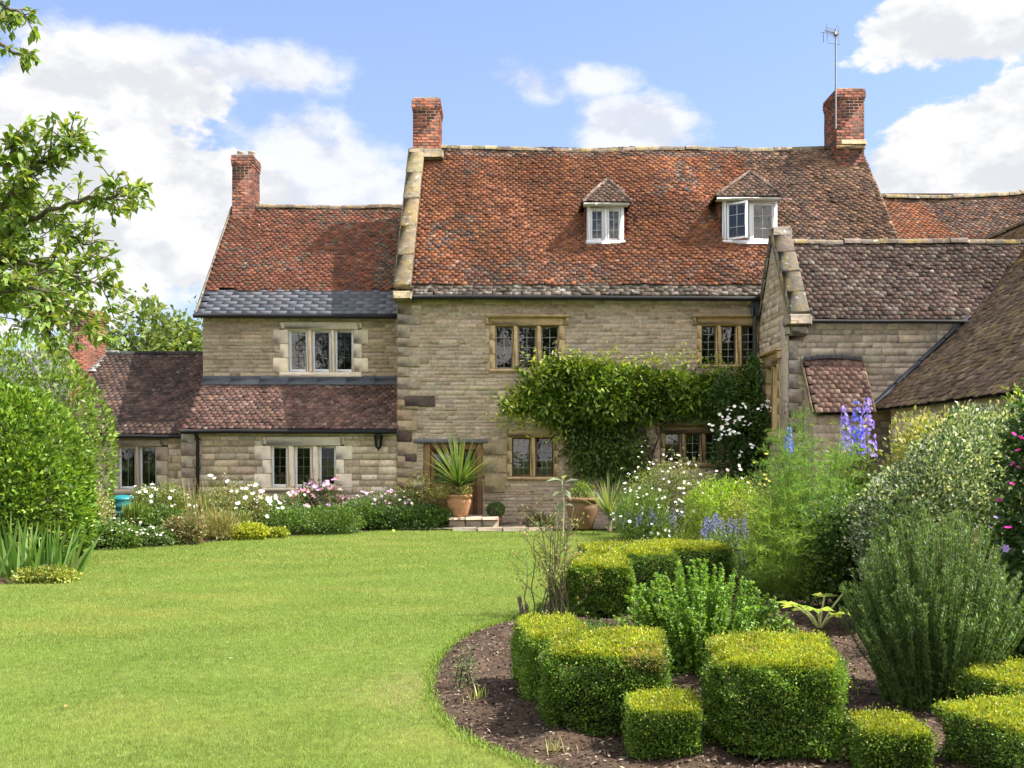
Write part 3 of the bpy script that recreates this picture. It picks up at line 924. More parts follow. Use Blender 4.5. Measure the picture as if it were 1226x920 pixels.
for i in range(8):
    e = np.array([0, math.cos(sw), math.sin(sw)]); c = np.array([X0 - .11, YWE, ZWE]) + e * (i + .5) * UPW / 8 + np.array([0, 0, .01])
    g.obox(c, [(1, 0, 0), e, np.array([0, -e[2], e[1]])], (.025, UPW / 16 - .003, .05), (.21, .18, .15), .01)
g.build('verge', M_COPING, wr)
gutter(wing, (X0 - .14, YWE - .09, ZWE - .05), (X1, YWE - .09, ZWE - .07))
brick_stack(wing, XU(278.5, 26.6), XU(303, 26.6), 26.55, 27.3, 7.5, 9.6, pots=2, cols=[(.19, .07, .045), (.155, .06, .04), (.23, .095, .06), (.10, .05, .04)])
# lean-to roof across the ground floor
ZLE = 2.18; YLE = 22.38; YLT = 23.98; ZLT = 3.36
sl = math.atan2(ZLT - ZLE, YLT - YLE); UPL = math.hypot(ZLT - ZLE, YLT - YLE)
g = Geo()
def col_l(S, T, c):
    n = fbm(np.stack([S, T], 1), 1.6, 21); return np.clip(c * (1 + .25 * n)[:, None], .02, .8)
tile_roof(g, (XU(217, YLE), YLE, ZLE), (1, 0, 0), (0, 1, 0), sl, X1 - XU(217, YLE), UPL, [(.165, .092, .07), (.135, .075, .06), (.20, .118, .088), (.105, .066, .055)], gauge=.115, colfn=col_l, jit=1.2)
lr = g.build('lean_to_roof', M_TILE_OLD, wing)
g = Geo()
for i in range(7):
    a = X0 + (X1 - X0) * i / 7; b = X0 + (X1 - X0) * (i + 1) / 7
    e = np.array([0, math.cos(sl), math.sin(sl)])
    g.obox(np.array([(a + b) / 2, YLT - .08, ZLT + .005]), [(1, 0, 0), e, np.array([0, -e[2], e[1]])], ((b - a) / 2 - .003, .14, .012), palette([(.11, .115, .13)], 1, .08)[0], .006)
    g.box((a + .002, YW - .05, ZLT + .02), (b - .002, YW - .028, ZLT + .14), palette([(.10, .105, .12)], 1, .08)[0], .006)
g.build('lead_flashing', M_LEAD, lr)
gutter(wing, (XU(217, YLE), YLE - .06, ZLE - .05), (X1, YLE - .06, ZLE - .06), .05)
g = Geo(); xd = XU(238, YL)
g.tubes([[(xd, YLE - .06, ZLE - .06), (xd, YL - .08, ZLE - .2), (xd, YL - .08, .05)]], .04, (.045, .035, .035), 8)
for zz in (.5, 1.3, 1.95): g.box((xd - .06, YL - .12, zz), (xd + .06, YL - .02, zz + .03), (.04, .03, .03), .006)
g.build('downpipe', M_IRON, wing, smooth=False)

# wall lantern
lx = XU(454.5, YL); lz = ZV(528, YL); ly = YL - .20
lan = thing('wall_lantern', 'black iron lantern hanging on the stone wall near the house corner', 'lantern', (lx, YL, lz))
g = Geo(); bk = (.015, .015, .015)
g.box((lx - .03, YL - .06, lz + .0), (lx + .03, YL - .03, lz + .22), bk, .006)
g.tubes([[(lx, YL - .05, lz + .05), (lx, YL - .12, lz + .26), (lx, ly, lz + .28), (lx, ly, lz + .2)]], .010, bk, 6)
g.build('bracket', M_IRON, lan)
g = Geo()
g.lathe([(.005, .23), (.02, .21), (.03, .19), (.10, .12), (.11, .11), (.105, .10), (.09, .10)], (lx, ly, lz), bk, 6)
g.lathe([(.06, -.17), (.065, -.15), (.055, -.14)], (lx, ly, lz), bk, 6)
g.lathe([(.0, -.24), (.015, -.22), (.012, -.2), (.05, -.17), (.06, -.165)], (lx, ly, lz), bk, 6)
for k in range(6):
    a = k * math.pi / 3
    g.tubes([[(lx + .06 * math.cos(a), ly + .06 * math.sin(a), lz - .15), (lx + .098 * math.cos(a), ly + .098 * math.sin(a), lz + .105)]], .008, bk, 4)
g.build('cage', M_IRON, lan)
g = Geo(); g.lathe([(.055, -.15), (.092, .10)], (lx, ly, lz), WHITE3, 6); g.build('glass', M_GLASS, lan)

# television aerial on the right chimney
ax_, ay_ = XU(1000, 25.3), 25.26
aer = thing('television_aerial', 'thin metal television aerial on a mast strapped to the right chimney', 'aerial', (ax_, ay_, 10.0))
g = Geo(); zt = ZV(31, 25.3); z0 = ZV(155, 25.3)
mc = (.09, .095, .10)
g.tubes([[(ax_, ay_, z0), (ax_, ay_, zt - .1)]], .022, mc, 6)
g.build('mast', M_METAL, aer)
g = Geo()
bz = zt - .22
g.tubes([[(ax_ - .36, ay_ - .25, bz - .02), (ax_ + .10, ay_ + .08, bz + .03)]], .012, mc, 5)
dvec = np.array([-.8, -.57, 0]); sv = np.array([.57, -.8, 0])
for k in range(9):
    c = np.array([ax_ + .04, ay_ + .04, bz]) + dvec * .055 * k; h = .13 - .005 * k
    g.tubes([[c - np.array([0, 0, h]), c + np.array([0, 0, h])]], .006, mc, 4)
g.tubes([[(ax_ + .08, ay_ + .03, bz - .25), (ax_ + .08, ay_ + .03, bz + .22)], [(ax_ + .02, ay_, bz - .25), (ax_ + .02, ay_, bz + .22)]], .006, mc, 4)
g.tubes([[(ax_ - .22, ay_ - .1, bz - .28), (ax_ + .12, ay_ + .05, bz - .26)], [(ax_ - .36, ay_ - .14, bz - .02), (ax_ - .36, ay_ - .14, bz - .28)], [(ax_ - .44, ay_ - .16, bz - .03), (ax_ + .1, ay_, bz - .01)], [(ax_ - .24, ay_ - .1, bz - .27), (ax_ - .26, ay_ - .1, bz + .24)]], .007, mc, 4)
g.box((ax_ - .05, ay_ - .05, bz - .05), (ax_ + .05, ay_ + .04, bz + .05), (.05, .05, .05), .01)
g.build('antenna', M_METAL, aer)

# ------------------------------------------------------------------ single storey range at the far left
YO = 23.6; XOL = -10.75; XOR = XLL - .005
out = thing('stone_outbuilding', 'single storey stone outbuilding with dark brown tiles left of the wing', 'outbuilding', (-9, YO, 0))
M = FW(YO)
wo = rect(124, 201, 527, 592, YO)
g = Geo()
stone_wall(g, M, XOL + .1, XOR, 0, 2.1, [wo], S_PALE, hc=(.1, .2), ln=(.25, .55), mortar=(.36, .3, .21))
g.poly([(XOL + .1, YO, 0), (XOL + .1, YO + 5.6, 0), (XOL + .1, YO + 5.6, 2.1), (XOL + .1, 26.4, 4.15), (XOL + .1, YO, 2.1)], (.34, .28, .19))
g.build('wall', M_STONE, out)
window(out, M, wo, lts(YO, (141, 162), (166, 187)), (ZV(586, YO), ZV(535, YO)), (.55, .45, .31), M_ASHLAR, (.78, .78, .75), M_PAINT, (1, 0), wood=.05, tooth=0)
room(out, M, wo[0], wo[1], wo[2], wo[3], .19)
g = Geo(); so = math.atan2(4.28 - 2.09, 3.0); UPO = math.hypot(2.19, 3.0)
tile_roof(g, (XOL, 23.4, 2.09), (1, 0, 0), (0, 1, 0), so, XOR - XOL, UPO, [(.105, .066, .052), (.085, .054, .046), (.13, .08, .06), (.07, .048, .042)], gauge=.13, colfn=col_l, inside=lambda S, T: (S + XOL < X0 - .02) | (T * math.cos(so) + 23.4 < YW - .02))
orf = g.build('roof', M_TILE_OLD, out)
g = Geo(); g.poly([(XOL, 26.4, 4.28), (X0, 26.4, 4.28), (X0, 29.4, 2.09), (XOL, 29.4, 2.09)], (.15, .09, .07)); g.build('back_roof', M_TILE_OLD, out)
g = Geo(); ridge_tiles(g, (XOL, 26.4, 4.27), (X0, 26.4, 4.27), [(.09, .08, .08), (.12, .1, .1)], .1, .4); g.build('ridge', M_TILE_OLD, orf)
gutter(out, (XOL, 23.34, 2.04), (XOR, 23.34, 2.03), .045)

# ------------------------------------------------------------------ gabled wing on the right
XG = 5.567; XGI = 5.95; YGF = 20.05; YGR = 21.3; ZGE = 4.31; ZGR = 6.14; XGE = 11.6
sg_ = math.atan2(ZGR - ZGE, YGR - (YGF - .1)); UPG = math.hypot(ZGR - ZGE, YGR - (YGF - .1))
gw = thing('gabled_wing', 'stone wing with a coped gable and lichened brown tiles at right angles to the farmhouse', 'house', (8, 21, 0))
M = FW(YGF)
g = Geo()
stone_wall(g, M, XG, 10.5, 0, ZGE + .05, [], S_GREY, hc=(.09, .17), ln=(.22, .5), mortar=(.33, .28, .21), proud=(.006, .018))
quoins(g, M, XG - .012, 0, ZGE - .2, [(.40, .35, .26), (.36, .31, .24)], side=1, h=(.28, .4), w=(.3, .2), proud=.03)
Mg = frame((XG, 0, 0), (0, 1, 0), (1, 0, 0))
wg = (20.65, 21.95, 1.9, 3.75)
gt = lambda y: min(ZGE + .1 + (y - YGF) * 1.36, ZGE + .1 + (22.55 - y) * 1.36)
stone_wall(g, Mg, YGF, 22.46, 0, 6.2, [wg], S_MAIN, hc=(.09, .17), ln=(.25, .5), top=gt, sheet=False)
stone_wall(g, Mg, YGF, 22.46, 0, ZGE + .1, [wg], S_MAIN, hc=(9, 9.1))
g.poly([(XG, YGF, ZGE + .1), (XG, 22.46, ZGE + .1), (XG, YGR, ZGR)], (.36, .29, .19))
g.build('wall', M_STONE, gw)
window(gw, Mg, wg, [(20.85, 21.24), (21.34, 21.75)], (2.1, 3.5), OCHRE, M_OCHRE, (.3, .27, .2), M_PAINT, (1, 3), hood=True, wood=.03)
room(gw, Mg, wg[0], wg[1], wg[2], wg[3], .19, 1.5)
g = Geo()
LIC = [(.155, .10, .078), (.125, .083, .067), (.185, .125, .095), (.21, .165, .13), (.105, .074, .062)]
VK = .93
def z_barn(x): return 2.50 + (x - 7.2) * VK
def ins_g(S, T):
    X = XGI - .03 + S; Z = ZGE + T * math.sin(sg_)
    return Z > z_barn(X) - .12
tile_roof(g, (XGI - .03, YGF - .1, ZGE), (1, 0, 0), (0, 1, 0), sg_, XGE - XGI + .03, UPG, LIC, gauge=.112, inside=ins_g, colfn=col_l, sag=lambda S, T: .02 * np.sin(S * 1.7) * np.sin(T * 1.3), jit=1.8, deckpoly=[(0, 0), (9.15 - XGI, 0), (11.12 - XGI, UPG), (0, UPG)])
gr = g.build('roof', M_TILE_OLD, gw)
g = Geo(); g.poly([(XGI, YGR, ZGR), (XGE, YGR, ZGR), (XGE, 22.6, ZGE), (XGI, 22.6, ZGE)], (.15, .1, .08)); g.build('back_roof', M_TILE_OLD, gw)
g = Geo(); ridge_tiles(g, (XGI, YGR, ZGR - .01), (XGE, YGR, ZGR - .01), [(.24, .19, .15), (.19, .15, .12)], .11, .36); g.build('ridge', M_COPING, gr)
g = Geo()
cpc = [(.19, .165, .13), (.165, .145, .115), (.21, .18, .14)]
sloped_coping(g, XG - .04, XGI, YGF - .14, ZGE + .10, YGR - .02, ZGR + .17, .17, cpc, .5)
sloped_coping(g, XG - .04, XGI, 22.5, ZGE + .35, YGR + .02, ZGR + .17, .17, cpc, .5)
g.box((XG - .05, YGR - .15, ZGR + .10), (XGI + .01, YGR + .15, ZGR + .32), (.19, .165, .13), .04)
g.box((XG - .05, YGF - .24, ZGE - .12), (XGI + .03, YGF + .25, ZGE + .10), (.24, .2, .15), .03)
g.box((XG - .03, YGF - .16, ZGE - .32), (XGI - .02, YGF + .2, ZGE - .122), (.28, .235, .17), .04)
g.build('gable_coping', M_COPING, gw)
gutter(gw, (XGI + .03, YGF - .17, ZGE - .04), (9.1, YGF - .17, ZGE - .05), .04, (.03, .028, .026))
g = Geo(); xd = 5.47
g.box((xd - .09, YM - .22, ZE - .5), (xd + .06, YM - .06, ZE - .16), (.10, .11, .125), .015)
g.tubes([[(xd - .01, YM - .12, ZE - .45), (xd - .01, YM - .12, .1)]], .045, (.12, .125, .14), 8)
g.build('downpipe', M_LEAD, house)
# little tiled lean-to against its front
plt = thing('lean_to_porch', 'small tiled lean-to with lead capping built against the gabled wing', 'lean-to', (6.4, 19.6, 0))
g = Geo(); yb_, yf_ = YGF - .03, 19.26; zb_, zf_ = 3.52, 2.42
ap = math.atan2(zb_ - zf_, yb_ - yf_); up_ = math.hypot(zb_ - zf_, yb_ - yf_)
tile_roof(g, (5.86, yf_, zf_), (1, 0, 0), (0, 1, 0), ap, 1.14, up_, [(.27, .16, .12), (.22, .13, .1), (.31, .2, .155), (.18, .11, .09)], gauge=.115, jit=1.3)
pr_ = g.build('roof', M_TILE_OLD, plt)
g = Geo()
n = 9
for i in range(n):
    a = 5.86 + 1.14 * i / n; b = 5.86 + 1.14 * (i + 1) / n; q = math.sin((i + .5) / n * math.pi) * .05
    g.box((a, yb_ - .08, zb_ - .035 + q), (b + .0, yb_ + .01, zb_ + .05 + q), (.10, .095, .09), .005)
g.build('lead_capping', M_LEAD, pr_)
e = np.array([0, math.cos(ap), math.sin(ap)]); m_ = np.array([0, -e[2], e[1]])
for xx in (5.815, 7.03):
    g = Geo(); g.obox(np.array([xx, (yb_ + yf_) / 2, (zb_ + zf_) / 2]) - m_ * .01, [(1, 0, 0), e, m_], (.018, up_ / 2, .035), (.17, .13, .095), .008)
    g.build('verge', M_COPING, pr_)
g = Geo(); stone_wall(g, FW(19.42), 5.88, 6.98, 0, 2.38, [], S_MAIN, hc=(.1, .17))
for xx in (5.88, 6.98): g.poly([(xx, 19.42, 0), (xx, YGF - .03, 0), (xx, YGF - .03, 3.4), (xx, 19.42, 2.38)], (.36, .3, .2))
g.build('wall', M_STONE, plt)

# ------------------------------------------------------------------ barn range running towards the viewer on the right
XB = 7.2; ZB = 2.50; YB0, YB1 = 9.2, YGF - .02
barn = thing('barn', 'low stone barn whose big mossy tiled roof slopes down beside the garden', 'barn', (8, 15, 0))
sb = math.atan(VK); UPB = 4.9 / math.cos(sb)
g = Geo()
def col_b(S, T, c):
    n = fbm(np.stack([S, T], 1), 1.2, 33); c = c * (1 + .22 * n)[:, None]
    k = n < -.5; c[k] = c[k] * np.array([1.2, 1.05, .6]); return np.clip(c, .02, .7)
def ins_b(S, T):
    Y = YB1 + .05 + 6 - S; X = XB + T * math.cos(sb); Z = ZB + T * math.sin(sb)
    zg = ZGE + (Y - (YGF - .1)) * math.tan(sg_)
    k = (Y < YB1 - .02) | ((Z > zg - .1) & (Y < YGR + .1)) | ((Z > ZGR + .0) & (Y >= YGR))
    return k
tile_roof(g, (XB, YB1 + 6.05, ZB), (0, -1, 0), (1, 0, 0), sb, YB1 + 6 - YB0, UPB, [(.20, .135, .09), (.16, .105, .075), (.25, .17, .11), (.13, .09, .065), (.21, .15, .075)], gauge=.115, inside=ins_b, colfn=col_b, sag=lambda S, T: .03 * np.sin(S * .9) * np.sin(T * .8), jit=1.9,
          deckpoly=[(6.05, 0), (YB1 + 6 - YB0, 0), (YB1 + 6 - YB0, UPB), (0, UPB), (0, (ZGR + .1 - ZB) / math.sin(sb)), (6.05 - 1.2, (ZGR - .05 - ZB) / math.sin(sb)), (6.05, (ZGE - .1 - ZB) / math.sin(sb))])
br_ = g.build('roof', M_TILE_OLD, barn)
g = Geo(); xr_ = XB + 4.9; zr_ = ZB + 4.9 * VK
g.poly([(xr_, YB0, zr_), (xr_, YB1 + 6, zr_), (xr_ + 4.9, YB1 + 6, ZB), (xr_ + 4.9, YB0, ZB)], (.17, .11, .08)); g.build('back_roof', M_TILE_OLD, barn)
g = Geo(); ridge_tiles(g, (xr_, YB0, zr_), (xr_, YB1 + 6, zr_), [(.24, .19, .15)], .12, .36); g.build('ridge', M_COPING, br_)
g = Geo(); e = np.array([math.cos(sb), 0, math.sin(sb)]); L = (9.15 - XB) / math.cos(sb)
for i in range(4):
    g.obox(np.array([XB, YGF - .06, ZB + .07]) + e * L * (i + .5) / 4, [e, (0, 1, 0), np.cross(e, (0, 1, 0))], (L / 8 - .002, .10, .03), palette([(.06, .063, .075)], 1, .08)[0], .012)
g.build('lead_flashing', M_LEAD, br_)
g = Geo(); XBW = XB + .22
Mb = frame((XBW, 0, 0), (0, 1, 0), (1, 0, 0))
wb = (17.55, 18.85, 1.0, 2.22)
stone_wall(g, Mb, YB0 + .1, YB1 - .55, 0, ZB + .12, [wb], S_PALE, hc=(.11, .2), ln=(.25, .55), mortar=(.36, .3, .21))
g.poly([(XBW, YB0 + .1, 0), (xr_ + 4.7, YB0 + .1, 0), (xr_ + 4.7, YB0 + .1, ZB), (xr_, YB0 + .1, zr_ - .1), (XBW, YB0 + .1, ZB + .1)], (.36, .3, .2))
g.build('wall', M_STONE, barn)
window(barn, Mb, wb, [(17.75, 18.15), (18.25, 18.65)], (1.15, 2.05), PALE, M_ASHLAR, (.62, .6, .55), M_PAINT, (1, 2), wood=.05)
room(barn, Mb, wb[0], wb[1], wb[2], wb[3], .19, 1.6)

# ------------------------------------------------------------------ rear range behind
YRR = 29.0; ZRR = 9.22
rear = thing('rear_range', 'red tiled roof range behind the gabled wing with sagging ridge', 'house', (14, 29, 0))
g = Geo(); xa, xb = 9.2, 15.1
srr = R(48); upr = 5.6
A = (xa, YRR - upr * math.cos(srr), ZRR - upr * math.sin(srr))
def col_r(S, T, c):
    br = palette(BROWN, len(S), .2); n = fbm(np.stack([S, T], 1), 1.0, 14)
    k = (RNG.random(len(S)) < np.clip(.1 + .8 * (S > 4.2 - .3 * T) + .8 * (T > upr - .35), 0, .9)); c[k] = br[k]
    return np.clip(c * (1 + .2 * n)[:, None], .02, .8)
sagr = lambda S, T: -.14 * np.sin(np.clip(S / 5.9, 0, 1) * math.pi) * T / upr + .02 * np.sin(S * 2)
tile_roof(g, A, (1, 0, 0), (0, 1, 0), srr, xb - xa, upr, ORANGE, gauge=.096, colfn=col_r, sag=sagr, jit=1.4, dsink=.24)
rr_ = g.build('roof', M_TILE, rear)
g = Geo(); ridge_tiles(g, (xa, YRR, ZRR), (xb, YRR, ZRR), [(.27, .22, .16), (.32, .27, .2)], .12, sag=lambda q: -.14 * math.sin(q * math.pi)); g.build('ridge', M_COPING, rr_)
g = Geo()
y1_ = YRR + upr * math.cos(srr); za_ = A[2]
for p in ([(xa, A[1] + .2, 0), (xb, A[1] + .2, 0), (xb, A[1] + .2, za_ + .1), (xa, A[1] + .2, za_ + .1)], [(xb, A[1] + .2, 0), (xb, y1_, 0), (xb, y1_, za_), (xb, YRR, ZRR - .1), (xb, A[1] + .2, za_ + .1)]): g.poly(p, (.36, .3, .2))
g.poly([(xa, YRR, ZRR), (xb, YRR, ZRR), (xb, y1_, za_), (xa, y1_, za_)], (.2, .09, .06))
g.build('wall', M_STONE, rear)

# ------------------------------------------------------------------ neighbour's house far left behind
nb = thing('neighbour_cottage', 'neighbouring cottage roof with red brick chimney seen behind the garden shrubs', 'house', (-15, 36, 0))
g = Geo()
tile_roof(g, (-21.5, 33.2, 3.2), (1, 0, 0), (0, 1, 0), R(37), 7.2, 3.6, [(.18, .175, .17), (.15, .15, .15), (.21, .2, .19)], tw=.28, gauge=.2)
r_ = g.build('roof', M_SLATE, nb)
g = Geo(); g.poly([(-21.4, 33.4, 0), (-14.4, 33.4, 0), (-14.4, 33.4, 3.4), (-21.4, 33.4, 3.4)], (.4, .34, .25)); g.poly([(-14.4, 33.4, 0), (-14.4, 39, 0), (-14.4, 39, 3.3), (-14.4, 36.1, 5.3), (-14.4, 33.4, 3.3)], (.4, .34, .25)); g.build('wall', M_STONE, nb)
g = Geo(); g.poly([(-21.5, 36.1, 5.36), (-14.3, 36.1, 5.36), (-14.3, 39, 3.2), (-21.5, 39, 3.2)], (.15, .15, .15)); g.build('back_roof', M_SLATE, nb)
brick_stack(nb, XU(83, 33), XU(117, 33), 33, 33.7, 2.0, ZV(372, 33), cols=[(.21, .07, .045), (.18, .065, .042), (.24, .09, .06)])
pal = thing('pale_roofed_barn', 'long low building with a pale grey stone roof beyond the brown outbuilding roof', 'barn', (-9, 32, 0))
g = Geo(); tile_roof(g, (XU(104, 30), 30, ZV(445, 30)), (1, 0, 0), (0, 1, 0), R(25), 5.6, 1.7, [(.36, .33, .27), (.42, .39, .33)], tw=.3, gauge=.2); g.build('roof', M_SSLATE, pal)
g = Geo(); g.box((XU(104, 30) + .05, 30.1, 0), (XU(104, 30) + 5.5, 31.5, ZV(445, 30) - .1), (.36, .3, .22)); g.build('wall', M_STONE, pal)
# ================================================================== GROUND
def ground_mat(name, c1, c2, sc, bump=.5, rough=.95):
    m, t, p = mat_base(name)
    pos = geo_pos(t)
    n = t.noise(pos, sc, 6, .62); n2 = t.noise(pos, sc * 9, 4, .6)
    c = t.mix(t.range(n, .35, .65), c1, c2)
    v = t.new('ShaderNodeVectorMath', operation='SCALE'); t.put(v.inputs[0], c); t.put(v.inputs['Scale'], t.range(n2, .25, .75, .6, 1.35))
    t.put(p.inputs['Base Color'], v.outputs[0]); p.inputs['Roughness'].default_value = rough; p.inputs['Specular IOR Level'].default_value = .15
    b = t.new('ShaderNodeBump'); b.inputs['Strength'].default_value = bump; b.inputs['Distance'].default_value = .02
    t.put(b.inputs['Height'], n2); t.put(p.inputs['Normal'], b.outputs[0])
    return m
M_FIELD = ground_mat('field', (.10, .15, .035), (.13, .17, .05), .2)
M_SOIL = ground_mat('garden_soil', (.046, .030, .02), (.095, .064, .042), 3.0, .9)
M_TURF = ground_mat('turf', (.10, .16, .022), (.145, .19, .04), 1.2, .4)
M_PATH = ground_mat('gravel_path', (.22, .175, .12), (.30, .25, .18), 2.0, .6)

LAWN = [(-14, 12.3), G(-20, 703), G(60, 698), G(86, 686), G(88, 664), G(130, 659), G(200, 655), G(300, 646), G(400, 640.5), G(480, 635), G(538, 635), G(545, 638), G(660, 637), G(700, 634), G(760, 633), G(800, 637),
        G(835, 645), G(800, 655), G(702, 668), G(672, 695), G(655, 716), G(640, 734), G(600, 745), G(560, 757), G(531, 778), G(515, 800), G(511, 830), G(522, 858), G(545, 880), G(580, 900), G(640, 922), G(700, 950), G(900, 1000), (2.6, 3.3), (2.6, 1.0), (-14, 1.0)]
LP = np.array(LAWN)
def smooth_poly(P, it=2):
    for _ in range(it):
        Q = np.roll(P, -1, 0); P = np.stack([.75 * P + .25 * Q, .25 * P + .75 * Q], 1).reshape(-1, 2)
    return P
LPS = smooth_poly(LP)
def in_poly(x, y, P):
    x = np.asarray(x, float); y = np.asarray(y, float); r = np.zeros(x.shape, bool)
    for i in range(len(P)):
        a, b = P[i], P[i - 1]
        if a[1] == b[1]: continue
        k = ((a[1] > y) != (b[1] > y)) & (x < (b[0] - a[0]) * (y - a[1]) / (b[1] - a[1]) + a[0])
        r ^= k
    return r
g = Geo(); g.poly([(-400, -300, -.05), (400, -300, -.05), (400, 900, -.05), (-400, 900, -.05)], (.1, .15, .04))
tag(g.build('ground', M_FIELD), kind='structure')
# soil of the beds, a slightly lumpy sheet
def grid(x0, x1, y0, y1, st, zf):
    nx = int((x1 - x0) / st) + 1; ny = int((y1 - y0) / st) + 1
    X, Y = np.meshgrid(np.linspace(x0, x1, nx), np.linspace(y0, y1, ny))
    Z = zf(X, Y); V = np.stack([X, Y, Z], 2).reshape(-1, 3)
    i = np.arange(ny - 1)[:, None] * nx + np.arange(nx - 1)[None]; i = i.ravel()[:, None]
    return V, np.concatenate([i, i + 1, i + nx + 1, i + nx], 1)
def dist_poly(x, y, P):
    d = np.full(x.shape, 1e9)
    for i in range(len(P)):
        a = P[i - 1]; b = P[i]; e = b - a; L = (e ** 2).sum() + 1e-12
        t = np.clip(((x - a[0]) * e[0] + (y - a[1]) * e[1]) / L, 0, 1)
        d = np.minimum(d, np.hypot(x - a[0] - e[0] * t, y - a[1] - e[1] * t))
    return d
def soil_z(X, Y):
    k = in_poly(X, Y, LP); d = np.where(k, 0, np.clip(dist_poly(X, Y, LP) / .35, 0, 1))
    P = np.stack([X, Y], 2)
    return np.where(k, -.02, .0 + d * (.04 + .035 * fbm(P, 5, 2) + .02 * fbm(P, 15, 4)) - .012)
g = Geo(); V, F = grid(-13.5, 9, 10.5, 22.5, .14, soil_z); g.add(V, F, (.08, .06, .045))
V, F = grid(-1.0, 9.0, 2.0, 10.5, .06, soil_z); g.add(V, F, (.08, .06, .045))
tag(g.build('bed_soil', M_SOIL, smooth=True), kind='structure')
g = Geo(); L3 = np.concatenate([LPS, np.full((len(LPS), 1), .012)], 1); g.poly(L3, (.1, .15, .03))
for i in range(len(L3)):
    a, b = L3[i - 1], L3[i]; g.quad(a, b, b - (0, 0, .06), a - (0, 0, .06), (.08, .06, .04))
tag(g.build('lawn', M_TURF), kind='structure')
# grass
def scatter_lawn(n, y0, y1, pw):
    u = RNG.random(n); k = 1 - pw
    y = (y0 ** k + u * (y1 ** k - y0 ** k)) ** (1 / k)
    y = y + RNG.normal(size=n) * .045 * y
    lo = -.58 * y - 2.2; x = lo + RNG.random(n) * (.40 * y + .6 - lo)
    m = in_poly(x, y, LPS); return x[m], y[m]
g = Geo()
for (n, y0, y1, w, h, pw) in ((520000, 4.4, 8.5, .0034, (.013, .029), .6), (420000, 8.5, 14, .0055, (.015, .032), .6), (260000, 14, 22.2, .010, (.02, .04), .6)):
    x, y = scatter_lawn(n, y0, y1, pw); N = len(x)
    P = np.stack([x, y], 1)
    a = RNG.uniform(0, 6.283, N); h_ = RNG.uniform(*h, N); ln = np.abs(RNG.normal(size=N)) * .5
    b = np.stack([x, y, np.full(N, .008)], 1); sd = np.stack([np.cos(a), np.sin(a), 0 * a], 1) * (w * RNG.uniform(.6, 1.2, N) / 2)[:, None]
    ld = RNG.uniform(0, 6.283, N); tip = b + np.stack([np.cos(ld) * ln * h_, np.sin(ld) * ln * h_, h_], 1)
    # growth: mower bands, dry and lush patches
    dry = fbm(P, .9, 41) + .8 * fbm(P, 3.2, 42) + .5 * np.sin((y * .93 + x * .36) * 5.6 + fbm(P, .7, 9) * 1.4)
    c = palette([(.16, .22, .042), (.185, .242, .05), (.135, .198, .037), (.21, .252, .062)], N, .16)
    c = c * (1 + .06 * np.sin((y * .93 - x * .36) * 5.2 + fbm(P, .5, 19)) - .13 * np.clip(fbm(P, 1.6, 23), 0, 1))[:, None]
    k = np.clip(dry * .45 + .05, 0, 1)[:, None]
    c = c * (1 - .75 * k) + palette([(.28, .27, .06), (.33, .29, .10)], N, .15) * .75 * k
    spot = np.exp(-(((x - XU(492, 6.7)) / .30) ** 2 + ((y - 6.75) / .6) ** 2))
    kk = RNG.random(N) < spot * .8; c[kk] = palette([(.38, .31, .17), (.32, .26, .14)], kk.sum(), .15)
    kk = RNG.random(N) < .03; c[kk] = palette([(.36, .32, .15)], kk.sum(), .15)
    V = np.stack([b - sd, b + sd, tip], 1)
    g.add(V.reshape(-1, 3), np.arange(N * 3).reshape(-1, 3), np.repeat(c, 3, 0))
m = 45; x, y = scatter_lawn(m, 5, 20, .8); N = len(x)
g.leaves(np.stack([x, y, np.full(N, .03)], 1), rnd_unit(N) * (1, 1, .2), np.array([[0, 0, 1.]]) + rnd_unit(N) * .3, RNG.uniform(.02, .045, N), RNG.uniform(.012, .025, N), palette([(.32, .27, .13), (.3, .22, .09), (.36, .34, .2)], N, .15))
# longer tufts left along the cut edge
i = RNG.integers(0, len(LPS), 14000); t_ = RNG.random(14000)[:, None]; P = LPS[i - 1] * (1 - t_) + LPS[i] * t_ + RNG.normal(size=(14000, 2)) * .03
k = (P[:, 1] > 4.5); P = P[k]; N = len(P)
d = norm(np.concatenate([RNG.normal(size=(N, 2)) * .5, np.ones((N, 1))], 1))
g.blades(np.concatenate([P, np.full((N, 1), .0)], 1), d, RNG.uniform(.03, .09, N), .006, .35, palette([(.12, .2, .025), (.16, .22, .03)], N, .2), K=2)
tag(g.build('grass', M_GRASS), 'short mown grass of the lawn with paler dry patches', 'grass', kind='stuff')
# bark mulch on the near bed
N = 34000
x = RNG.uniform(-.9, 4.2, N); y = 4.6 + 6.5 * RNG.random(N) ** 1.3; k = ~in_poly(x, y, LPS); x = x[k]; y = y[k]; N = len(x)
z = soil_z(x[None], y[None])[0] + .008
g = Geo(); d = rnd_unit(N); d[:, 2] *= .35
g.leaves(np.stack([x, y, z], 1), d, rnd_unit(N) * .5 + (0, 0, 1), RNG.uniform(.012, .045, N), RNG.uniform(.008, .02, N), palette([(.07, .045, .03), (.125, .085, .058), (.045, .03, .021), (.26, .2, .14), (.095, .06, .04)], N, .25), fold=.1)
tag(g.build('bark_mulch', M_SOIL_CHIP), 'brown bark mulch strewn over the flower bed', 'mulch', kind='stuff')

# ================================================================== PLANTS
class Plant:
    def __init__(s, name, label, cat, x, y, group=None, z=0):
        s.root = thing(name, label, cat, (x, y, z), group); s.x = x; s.y = y
    def part(s, name, g, mat, kind=None):
        if g.n == 0: return None
        o = g.build(name, mat, s.root)
        if kind: o['kind'] = kind
        return o

